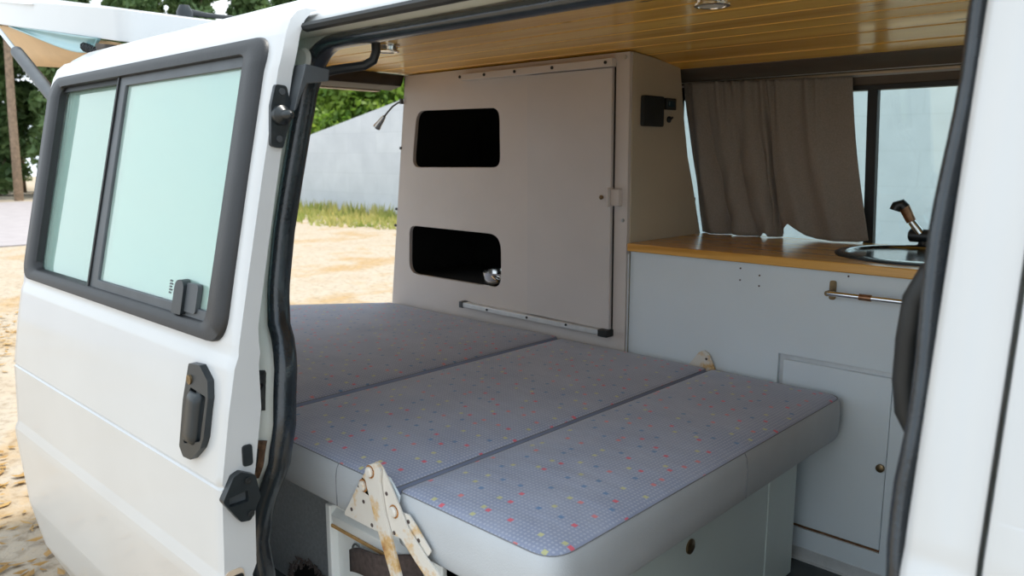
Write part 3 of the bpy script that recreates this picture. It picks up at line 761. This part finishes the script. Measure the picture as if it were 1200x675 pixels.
tag(MB().plate([(-1.345, 1.921), (-.25, 1.921), (-.25, 2.424), (-1.345, 2.424)], [wt_hole], lambda x, y: (x, y, -.256), lambda x, y: (x, y, -.280)).build('worktop', M['bamboo'], None, bevel=.003), 'honey coloured wooden worktop on the grey kitchen cabinet', 'worktop')
sk = thing('sink', 'round metal sink with dark rim set in the worktop', 'sink', (SC[0], SC[1], -.40))
MB().lathe([(.214, .1445), (.214, .147), (.209, .150), (.200, .150), (.197, .147), (.197, .1445)], (SC[0], SC[1], -.40), 'Z', 56, cap=False).build('outer_rim', M['plastic'], sk)
MB().lathe([(.197, .1446), (.199, .1505), (.192, .153), (.186, .148), (.183, .12), (.176, .04), (.160, .012), (.03, .004), (0, .004)], (SC[0], SC[1], -.40), 'Z', 56).build('bowl', M['bowl'], sk, smooth=60)
MB().lathe([(.022, .006), (.020, .008), (.008, .006), (0, .006)], (SC[0], SC[1], -.40), 'Z', 20).build('drain', M['chrome'], sk)
fc = thing('faucet', 'black and chrome folding tap behind the sink', 'faucet', (-.665, 2.395, -.256))
MB().lathe([(.024, .0005), (.024, .006), (.015, .010), (.013, .018)], (-.665, 2.395, -.256), 'Z', 24).build('base', M['plastic'], fc)
MB().lathe([(.014, -.040), (.019, -.036), (.019, .055), (.016, .062), (.0, .062)], (-.665, 2.395, -.222), 'X', 24).build('body', M['plastic'], fc)
MB().tube([(-.675, 2.388, -.215), (-.685, 2.384, -.200), (-.698, 2.380, -.182)], lambda t: .012-.002*t, 14).build('neck', M['chrome'], fc)
MB().tube([(-.698, 2.380, -.182), (-.710, 2.376, -.158), (-.718, 2.373, -.142)], lambda t: .013+.002*t, 14).build('spout', M['copper'], fc)
MB().tube([(-.716, 2.373, -.144), (-.724, 2.371, -.134), (-.736, 2.368, -.139), (-.740, 2.367, -.152)], .0150, 14).build('nozzle', M['plastic'], fc)
rw = thing('towel_rail', 'slim chrome towel rail screwed to the kitchen front', 'rail', (-.6, 1.90, -.35))
MB().tube([(-.735, 1.905, -.332), (-.44, 1.905, -.332)], .0062, 14).build('bar', M['chrome'], rw)
for bx in (-.735, -.44):
    b = MB(); b.tube([(bx, 1.9375, -.332), (bx, 1.900, -.332)], .007, 12); b.plate(fillet(rect(bx-.008, bx+.008, -.352, -.304), .006, 3), [], lambda x, z: (x, 1.933, z), lambda x, z: (x, 1.9375, z))
    b.build('bracket', M['brass'], rw)
MB().tube([(-.660, 1.905, -.332), (-.632, 1.905, -.332)], .0078, 14).build('sleeve', M['copper'], rw)

# ------------------------------------------------------------------ CURTAIN
nx_, nz_ = 150, 46
folds = [(-1.30, .020), (-1.22, .028), (-1.145, .030), (-1.075, .024)]
HEM = [(-1.42, -.255), (-1.34, -.255), (-1.30, -.2545), (-1.27, -.250), (-1.245, -.255), (-1.19, -.2555), (-1.178, -.243), (-1.160, -.243), (-1.145, -.253), (-1.10, -.2545), (-1.092, -.235), (-1.072, -.208), (-1.05, -.222), (-1.01, -.242), (-.97, -.251), (-.90, -.2535), (-.835, -.252), (-.80, -.245)]
rows = []
for i in range(nz_):
    t = i/(nz_-1)
    row = []
    for j in range(nx_):
        u = j/(nx_-1)
        x0 = lerp(-1.418, -.872, u); x1 = lerp(-1.352, -.812, u)
        hx = lerp(-1.42, -.80, u)
        x = lerp(x0, x1, t**1.3)
        zt_ = .238-.014*u; zb_ = interp(hx, HEM)
        z = lerp(zt_, zb_, t)
        yy = Yw(z)-.036
        amp0 = max(0, min(1, (.60-u)/.10))*min(1, max(0, u-.02)/.07)
        ph = PI*6.6*(u+.018*math.sin(13*u+1)-.055*t*(.4+u))
        f = .040*amp0*(.30+.70*min(1, t*1.8))*(abs(math.sin(ph))**.75)*(.75+.25*math.sin(5*u+2))
        f += .030*math.exp(-((u-.60-.02*t)/.06)**2)*(.4+.6*t)+.014*math.exp(-((u-.76-.06*t)/.05)**2)
        f += .007*amp0*math.sin(19*t+31*u)*t
        gath = math.exp(-t*6)*(1 if u < .80 else max(0, 1-(u-.8)/.1))
        f += .008*gath*(math.sin(u*95+2*math.sin(u*23))+.6*math.sin(u*61+1))
        f += .006*math.sin(11*u+5*t)*t*(1-u)+.004*math.sin(17*t+9*u)*t*max(0, .6-u)
        deep = .030*math.exp(-((u-.520+.0*t)/.014)**2)*min(1, t*3)
        bil = .022*math.sin(PI*t)**2*math.exp(-((u-.80)/.2)**2)
        amp = 1 if u < .6 else max(0, 1-(u-.6)/.2)
        row.append((x+.010*amp*math.sin(u*26+4*t)*t, yy-f+deep-bil-.012*t*(1-.6*u), z))
    rows.append(row)
ct = tag(MB().grid(rows).build('window_curtain', M['curtain'], None, smooth=85, solid=(.0015, 0)), 'taupe gathered curtain hanging over half the side window', 'curtain')

# ------------------------------------------------------------------ CEILING LAMPS
for (lx, ly, nm_) in ((-.80, 1.405, 'round chrome spotlight in the pine ceiling near the kitchen'), (-1.79, 1.39, 'round chrome spotlight in the pine ceiling near the tailgate')):
    zc_ = interp(ly, CZ)
    cl_ = thing('ceiling_light', nm_, 'light', (lx, ly, zc_-.03), 'ceiling spotlights')
    MB().lathe([(.036, 0), (.036, -.003), (.030, -.004), (.029, -.013), (.034, -.014), (.034, -.018), (.027, -.019), (.025, -.015)], (lx, ly, zc_), 'Z', 32, cap=False).build('housing', M['chrome'], cl_)
    MB().lathe([(.0265, -.0175), (.012, -.016), (0, -.0155)], (lx, ly, zc_), 'Z', 24, cap=False).build('lens', M['lens'], cl_)

# ------------------------------------------------------------------ BED
def cushion(name, label, poly, z0, z1, r, crown_, seams=(), inner=()):
    cx = sum(p[0] for p in poly)/len(poly); cy = sum(p[1] for p in poly)/len(poly)
    t = thing(name, label, 'cushion', (cx, cy, z0), 'bed cushions')
    rl_ = r if isinstance(r, list) else [r]*len(poly)
    lev = lambda d, z: [(p[0], p[1], z) for p in fillet(inset(poly, d), [max(.004, q-d) for q in rl_], 7)]
    hgt = z1-z0
    side = [lev(.012, z0), lev(.004, z0+.002), lev(.0005, z0+.007), lev(-.0015, z0+.35*hgt), lev(-.0015, z0+.62*hgt), lev(.001, z1-.017), lev(.006, z1-.008)]
    m = MB(); m.grid(side, False, True); m.ngon(side[0][::-1]); sb = m.build('side_band', M['vinyl'], t, smooth=60)
    if inner:
        sb.data.materials.append(M['fabricplain'])
        for p in sb.data.polygons:
            wx_ = p.center.x+ORG[t.name].x
            if any(abs(wx_-q) < .012 for q in inner): p.material_index = 1
    tp = [side[-1], lev(.011, z1-.005), lev(.019, z1-.0025), lev(.036, z1-.0005), lev(.06, z1+crown_*.4), lev(.10, z1+crown_*.8), lev(.15, z1+crown_)]
    m = MB(); m.grid(tp, False, True); m.ngon(tp[-1]); m.build('top_panel', M['fabric'], t, smooth=80)
    m = MB(); m.tube([Vector(p)+Vector((0, 0, .0006)) for p in side[-1]], .0011, 6, closed=True); m.build('piping', M['thread'], t)
    for (sx, sy, nx0, ny0) in seams:
        m = MB(); m.tube([(sx+nx0*.0014, sy+ny0*.0014, z0+.008), (sx+nx0*.0018, sy+ny0*.0018, z0+.4*hgt), (sx+nx0*.0014, sy+ny0*.0014, z0+.7*hgt), (sx-nx0*.001, sy-ny0*.001, z1-.017), (sx-nx0*.006, sy-ny0*.006, z1-.0075)], .0011, 6)
        m.build('seam', M['thread'], t)
    return t
YN, YF = .808, 1.922
cushion('bed_cushion', 'speckled grey cushion at the front of the bed, jutting over its box', [(-1.052, YN), (-.680, YN), (-.680, YF), (-1.052, YF)], -.690, -.580, [.02, .055, .05, .02], .004, [(-.680, 1.405, 1, 0)], (-1.052,))
cushion('bed_cushion', 'speckled grey cushion in the middle of the bed', [(-1.598, YN), (-1.055, YN), (-1.055, YF), (-1.598, YF)], -.680, -.580, .02, .004, [(-1.232, YN, 0, -1)], (-1.055, -1.598))
cushion('bed_cushion', 'darker wrinkled rear bed cushion toward the tailgate', [(-1.6005, YN+.10), (-1.6005, YF), (-2.48, YF), (-2.74, 1.60), (-2.74, YN+.10)], -.670, -.576, [.02, .02, .04, .10, .04], .007, (), (-1.6005,))
bb = thing('bed_box', 'pale bed box under the cushions with folding steel brackets', 'bed', (-1.1, 1.38, -1.06))
# front board facing the kitchen aisle
fb = MB().box(-.775, -.760, .92, 1.690, -1.055, -.700).build('front_board', M['bench'], bb, bevel=.002)
MB().box(-.775, -.758, 1.6905, 1.845, -1.055, -.700).build('front_stile', M['bench'], bb, bevel=.002)
MB().lathe([(.016, 0), (.016, .003), (.012, .005), (0, .005)], (-.760, 1.335, -.789), 'X', 24).build('lock', M['brass'], bb)
MB().box(-1.35, -.776, 1.830, 1.845, -1.055, -.702).build('far_end_board', M['bench'], bb)
MB().box(-1.60, -.776, .93, 1.829, -.712, -.700).build('slat_board', M['dark'], bb)
MB().box(-2.50, -1.61, 1.0, 1.90, -.712, -.680).build('rear_board', M['benchw'], bb)
MB().box(-1.62, -1.605, 1.0, 1.90, -1.055, -.712).build('rear_support', M['carpet'], bb)
# near end board with a raised border and strap
eb = MB()
eb.box(-1.352, -1.335, .855, .885, -1.055, -.722)
eb.box(-1.335, -1.0, .872, .885, -1.055, -.722)
eo = eb.build('near_end_board', M['benchw'], bb, bevel=.003)
MB().plate([(.857, -.742), (.885, -.722), (.885, -.760), (.860, -.764)], [], lambda y, z: (-1.334, y, z), lambda y, z: (-1.02, y, z)).build('top_rail', M['benchw'], bb, bevel=.002)
MB().box(-1.334, -1.08, .856, .860, -.769, -.7635).build('worn_edge', M['edge'], bb)
sm_ = MB()
sm_.grid([[(x, .850-.014*math.sin(PI*min(1, t*1.02)), lerp(lo, hi, q/4)+.003*math.sin(t*9)) for q in range(5)] for t, x, lo, hi in [(k/15, lerp(-1.258, -1.03, k/15), lerp(-.838, -.775, k/15), lerp(-.790, -.722, (k/15)**.8)) for k in range(16)]])
sm_.build('strap', M['webbing'], bb, smooth=70, solid=(.004, 0))
MB().lathe([(.016, 0), (.016, -.004), (.012, -.004), (.012, 0)], (-1.262, .872, -.802), 'Y', 20, cap=False).build('strap_slot', M['steel'], bb)
# folding brackets, rusty cream steel
def bracket(y):
    def pl(h0, h1): return (lambda x, z: (x, y-h0, z)), (lambda x, z: (x, y-h1, z))
    root = MB().plate(fillet([(-1.1956, -.6747), (-1.0911, -.6730), (-1.056, -.6691), (-1.0614, -.6221), (-1.0837, -.5676), (-1.0979, -.5475), (-1.1137, -.5568), (-1.1476, -.6032)], .004, 3), [], *pl(.001, .004)).build('folding_bracket', M['rust'], bb, bevel=.001)
    MB().plate(fillet([(-1.0366, -.6108), (-1.0176, -.6125), (-.9989, -.6111), (-.981, -.6238), (-.9418, -.658), (-.9500, -.6700), (-1.02, -.6661)], .004, 3), [], *pl(.0005, .003)).build('cushion_plate', M['rust'], root, bevel=.001)
    MB().plate(fillet([(-1.0675, -.5606), (-1.0553, -.5602), (-1.0275, -.5866), (-1.0305, -.6035), (-1.0494, -.5935)], .004, 3), [], *pl(-.003, .001)).build('stop_tab', M['grey_lam'], root, bevel=.001)
    MB().plate(fillet([(-1.1012, -.5469), (-1.078, -.534), (-1.0636, -.5426), (-1.0474, -.5617), (-1.0135, -.6079), (-.9981, -.6326), (-.9538, -.6668), (-.8900, -.7050), (-.842, -.790), (-.875, -.830), (-.9138, -.7324), (-.9793, -.6873), (-1.0155, -.6593), (-1.0492, -.6599), (-1.0623, -.6239), (-1.0775, -.5771)], .006, 3), [], *pl(.0045, .008)).build('upper_arm', M['rust'], root, bevel=.0012)
    MB().plate(fillet([(-1.1107, -.566), (-1.0994, -.5449), (-1.0738, -.5345), (-1.062, -.5454), (-1.0656, -.5687), (-1.0556, -.62), (-1.0096, -.7322), (-.9437, -.8627), (-.9717, -.884), (-1.0411, -.7365), (-1.0772, -.6581), (-1.1041, -.5868)], .008, 4), [], *pl(.009, .014)).build('lower_arm', M['rust'], root, bevel=.002)
    for bx, bz, h in ((-1.0924, -.5558, .014), (-1.1279, -.5956, .004), (-1.0335, -.6143, .008)):
        MB().lathe([(.0095, 0), (.0095, -.004), (.0065, -.0062), (0, -.0062)], (bx, y-h, bz), 'Y', 16).build('bolt', M['rust'], root)
        MB().lathe([(.0125, 0), (.0125, -.0008), (0, -.0008)], (bx, y-h, bz), 'Y', 16).build('rust_ring', M['rustspot'], root)
    for bx, bz, h in ((-1.1287, -.6274, .004), (-1.1679, -.6552, .004), (-1.1050, -.6657, .004), (-1.0534, -.5873, .008), (-1.0344, -.6547, .008), (-1.0001, -.6238, .003), (-.9735, -.649, .003)):
        MB().lathe([(.0038, 0), (.0038, -.0007), (0, -.0007)], (bx, y-h, bz), 'Y', 10).build('rivet_hole', M['webbing'], root)
    return root
bracket(.800)
fbk = MB().plate(fillet([(-1.14, -.61), (-1.03, -.61), (-1.05, -.566), (-1.062, -.545), (-1.076, -.538), (-1.092, -.546)], .006, 3), [], lambda x, z: (x, 1.924, z), lambda x, z: (x, 1.9275, z)).build('folding_bracket', M['rust'], bb, bevel=.001)
MB().lathe([(.0035, 0), (.0035, -.0015), (0, -.0015)], (-1.068, 1.924, -.562), 'Y', 12).build('rivet_hole', M['webbing'], fbk)
MB().box(-1.09, -.99, .815, .86, -.83, -.775).build('pivot_block', M['rust'], bb, bevel=.01)
MB().box(-1.0, -.775, .872, .885, -1.055, -.795).build('near_end_board', M['benchw'], bb, bevel=.002)
MB().box(-.985, -.835, .803, .8715, -.885, -.800).build('pivot_block', M['rust'], bb, bevel=.008)

# wheel arch lining with a torn hole under the bed
wa_o = rect(-2.0, -1.36, -1.06, -.715)
hc = (-1.565, -1.05); 
hole_pts = [(hc[0]+(.085+.006*math.sin(k*2.1))*math.cos(-k*2*PI/30), hc[1]+.0+(.065+.006*math.sin(k*3.3))*math.sin(-k*2*PI/30)) for k in range(30)]
hole_pts = [p for p in hole_pts if p[1] > -1.058]
hm = MB().plate(wa_o, [], lambda x, z: (x, .948, z), lambda x, z: (x, .952, z)).build('wheel_arch_lining', M['carpet'], van)
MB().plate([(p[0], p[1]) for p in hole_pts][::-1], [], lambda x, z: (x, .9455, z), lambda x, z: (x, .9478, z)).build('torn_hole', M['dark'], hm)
fz = MB()
for k in range(170):
    a = random.uniform(.02, PI-.02); rr = 1+random.uniform(-.03, .16)
    p = Vector((hc[0]+.088*rr*math.cos(a), .945, hc[1]+.066*rr*math.sin(a)))
    d = Vector((random.uniform(-1, 1), random.uniform(-.6, -.1), random.uniform(-1, 1)))*.012
    fz.tube([p, p+d*.5+Vector((0, 0, .002)), p+d], .0016, 4, cap=False)
fz.build('torn_edge', M['felt'], hm)

# ------------------------------------------------------------------ OUTSIDE
g = MB(); g.grid([[(x, y, -H) for x in frange(-70, 40, 12)] for y in frange(-40, 60, 12)])
struct(g.build('ground', M['ground'], None, origin=(0, 0, -H)), 'sandy gravel yard around the van', 'ground')
rd = MB().box(-31, -15.8, -30, 8.3, -H+.002, -H+.02)
struct(rd.build('road', M['road']), 'pale grey road behind the van', 'road')
rwall = [(-33.3, -H), (14, -H), (14, 2.5), (-11, 2.45), (-16.3, 1.44), (-21.55, .46)]
struct(MB().plate(rwall, [], lambda x, z: (x, 13.1, z), lambda x, z: (x, 13.5, z)).build('retaining_wall', M['wall'], None), 'pale sloping concrete wall beyond the van', 'wall')
gs = MB()
for k in range(5200):
    x = random.uniform(-26, -8); y = random.triangular(9.6, 13.05, 12.2)
    if y < 10.0+.25*math.sin(x*1.3): continue
    h = random.uniform(.06, .28)*(1.4 if y > 12 else .8); a = random.uniform(0, 2*PI); w = random.uniform(.02, .05)
    dx, dy = math.cos(a)*w, math.sin(a)*w; lx, ly = random.uniform(-.1, .1), random.uniform(-.1, .1)
    gs.add([(x-dx, y-dy, -H), (x+dx, y+dy, -H), (x+lx, y+ly, -H+h)], [(0, 1, 2)])
tag(gs.build('grass', M['grass'], None, smooth=0), 'yellow green grass along the foot of the concrete wall', 'grass', kind='stuff')
lt = MB()
for k in range(5200):
    x = random.uniform(-9.5, -2.6); y = random.uniform(-.3, 3.2)
    if x > -2.9 and y > .6: continue
    n_ = math.sin(x*1.9+y*2.3)+math.sin(x*.9-y*3.1+1)
    if n_ < random.uniform(-1.2, 1.4): continue
    a = random.uniform(0, 2*PI); s_ = random.uniform(.012, .045); w = s_*random.uniform(.25, .5)
    c, s = math.cos(a), math.sin(a); z = -H+random.uniform(.003, .02); t_ = random.uniform(-.012, .012)
    lt.add([(x-c*s_, y-s*s_, z+abs(t_)), (x-s*w, y+c*w, z), (x+c*s_, y+s*s_, z+abs(t_)*.5), (x+s*w, y-c*w, z+.004)], [(0, 1, 2, 3)])
tag(lt.build('leaf_litter', M['litter'], None, smooth=0), 'golden dry leaves scattered on the gravel beside the van', 'leaves', kind='stuff')

def leaf_cloud(n, centers, size, rnd):
    m = MB()
    for k in range(n):
        c, r = rnd.choice(centers)
        while True:
            d = Vector((rnd.uniform(-1, 1), rnd.uniform(-1, 1), rnd.uniform(-1, 1)))
            if .3 < d.length < 1: break
        p = Vector(c)+Vector((d.x*r, d.y*r, d.z*r*.8))
        u = Vector((rnd.uniform(-1, 1), rnd.uniform(-1, 1), rnd.uniform(-1, 1))).normalized()
        w = u.cross(Vector((rnd.uniform(-1, 1), rnd.uniform(-1, 1), rnd.uniform(-1, 1)))).normalized()
        s = size*rnd.uniform(.6, 1.3)
        m.add([p-u*s, p-w*s*.5, p+u*s, p+w*s*.5], [(0, 1, 2, 3)])
    return m
def tree(name, loc, height, spread, puff, crown_lo, leafmat, seed, label, group, n=5200, size=.16, tr=.16, puffs=28):
    rnd = random.Random(seed)
    t = thing(name, label, 'tree', loc, group)
    P0 = Vector(loc); top = P0+Vector((rnd.uniform(-.2, .2), rnd.uniform(-.2, .2), height-puff*.7))
    mid = P0.lerp(top, .5)+Vector((rnd.uniform(-.12, .12), rnd.uniform(-.12, .12), 0))
    m = MB(); m.tube([P0, mid, top], lambda q: tr*(1-.75*q), 8)
    cs = []
    for k in range(puffs):
        q = lerp(crown_lo, 1.0, (k+rnd.uniform(0, 1))/puffs); a = k*2.4+rnd.uniform(-.5, .5)
        rr = spread*(1-.6*max(0, (q-.55)/.45))*rnd.uniform(.45, 1)
        c = P0.lerp(top, q)+Vector((rr*math.cos(a), rr*math.sin(a), 0)); cs.append((c, puff*rnd.uniform(.75, 1.05)))
        m.tube([P0.lerp(top, max(.05, q-.1)), c], .025, 4)
    m.build('trunk', M['bark'], t)
    leaf_cloud(n, cs, size, rnd).build('crown', leafmat, t, smooth=0)
    return t
def copy_tree(src, loc, rz, sc, label):
    c = src.copy(); C.objects.link(c); c.location = Vector(loc)+Vector((0, 0, H)); c.rotation_euler = (0, 0, rz); c.scale = (sc, sc, sc)
    c['label'] = label
    for ch in src.children:
        d = ch.copy(); C.objects.link(d); d.parent = c
    return c
LBL = 'tall slim tree in the dark wood beyond the pale road'
protos = [tree('tree', (-34.2, 10.45, -H), 13, .62, .80, .04, M['leafdark'], 1, LBL, 'wood beyond the road', 9500, .17),
          tree('tree', (-36.4, 6.2, -H), 14.5, .62, .78, .12, M['leafdark'], 2, LBL, 'wood beyond the road', 9500, .17)]
rnd = random.Random(5)
k = 0
for r_, X_ in enumerate((-34.2, -36.9, -39.6)):
    for q in range(8):
        Y_ = 7.5+q*2.8+(1.4 if r_ % 2 else 0)
        if r_ == 0 and q < 2: continue
        if r_ == 2 and q > 5: continue
        copy_tree(protos[k % 2], (X_+rnd.uniform(-.15, .15), Y_+rnd.uniform(-.15, .15), -H), rnd.uniform(0, 6), rnd.uniform(.9, 1.0), LBL); k += 1
tb_ = thing('tree', 'bare reddish tree trunk standing at the road edge', 'tree', (-32, 8.3, -H))
m = MB(); m.tube([(-32, 8.27, -H), (-32, 8.33, 1.5), (-32, 8.45, 5), (-32, 8.5, 9)], lambda q: .15-.06*q, 10); m.build('trunk', M['bark'], tb_)
leaf_cloud(1500, [(Vector((-31.6, 8.5, 9)), .8), (Vector((-31.6, 8.2, 8.2)), .7)], .16, rnd).build('crown', M['leafdark'], tb_, smooth=0)
BL = 'bushy bright green tree showing over the sloping wall'
bp = tree('bushy_tree', (-23.5, 17.0, -H), 5.8, 2.0, 1.2, .25, M['leafbright'], 11, BL, 'bright trees over the wall', 17000, .13, puffs=34)
for k, (x, y, s) in enumerate(((-29.9, 17.2, 1.0), (-17.1, 17.4, 1.0), (-26.4, 24.4, 1.2), (-18.4, 24.4, 1.2))):
    copy_tree(bp, (x, y, -H), k*1.3, s, BL)
ub = tree('bush', (-32.4, 6.2, -H), 2.6, .7, .6, .15, M['leafdark'], 21, 'low dark bush at the foot of the wood beyond the road', 'bushes along the road', 3600, .12, .05)
for k, (x, y) in enumerate(((-32.4, 3.4), (-31.6, 11.6), (-43.5, 4.4), (-43.4, 7.6), (-43.5, 10.8), (-43.6, 14.0))):
    copy_tree(ub, (x, y, -H), k*2.1, 1.0, 'low dark bush at the foot of the wood beyond the road')

# ------------------------------------------------------------------ LIGHT, SKY, CAMERA
sc = bpy.context.scene
w = bpy.data.worlds.new('sky'); sc.world = w; w.use_nodes = True; nt = w.node_tree
bg = nt.nodes['Background']
tc = N(nt, 'ShaderNodeTexCoord')
n = N(nt, 'ShaderNodeTexNoise', Scale=2.2, Detail=6, Roughness=.55); L(nt, tc.outputs['Generated'], n.inputs['Vector'])
c = ramp(nt, n.outputs['Fac'], [(.35, (.60, .79, 1.0)), (.55, (.86, .94, 1.0)), (.75, (.97, .99, 1))])
L(nt, c, bg.inputs['Color']); bg.inputs['Strength'].default_value = 1.1
sun = bpy.data.lights.new('sun', 'SUN'); sun.energy = 3.1; sun.angle = math.radians(5); sun.color = (1, .95, .87)
so = bpy.data.objects.new('sun', sun); C.objects.link(so)
so.rotation_euler = (Vector((-.05, .34, 1.0)).to_track_quat('Z', 'Y')).to_euler()
cam = bpy.data.cameras.new('camera'); cam.sensor_width = 36; cam.lens = 916/1200*36; cam.clip_start = .02; cam.clip_end = 300
cam.dof.use_dof = True; cam.dof.focus_distance = 1.7; cam.dof.aperture_fstop = 6.3
co = bpy.data.objects.new('camera', cam); C.objects.link(co)
co.location = (0, 0, H); co.rotation_euler = (math.radians(90-9.58), 0, math.radians(43.4))
sc.camera = co
sc.view_settings.view_transform = 'Standard'; sc.view_settings.look = 'None'
sc.view_settings.exposure = 0.75; sc.view_settings.gamma = 1.0; sc.view_settings.use_curve_mapping = False
try:
    sc.cycles.diffuse_bounces = 6; sc.cycles.max_bounces = 14; sc.cycles.transparent_max_bounces = 16
except Exception: pass
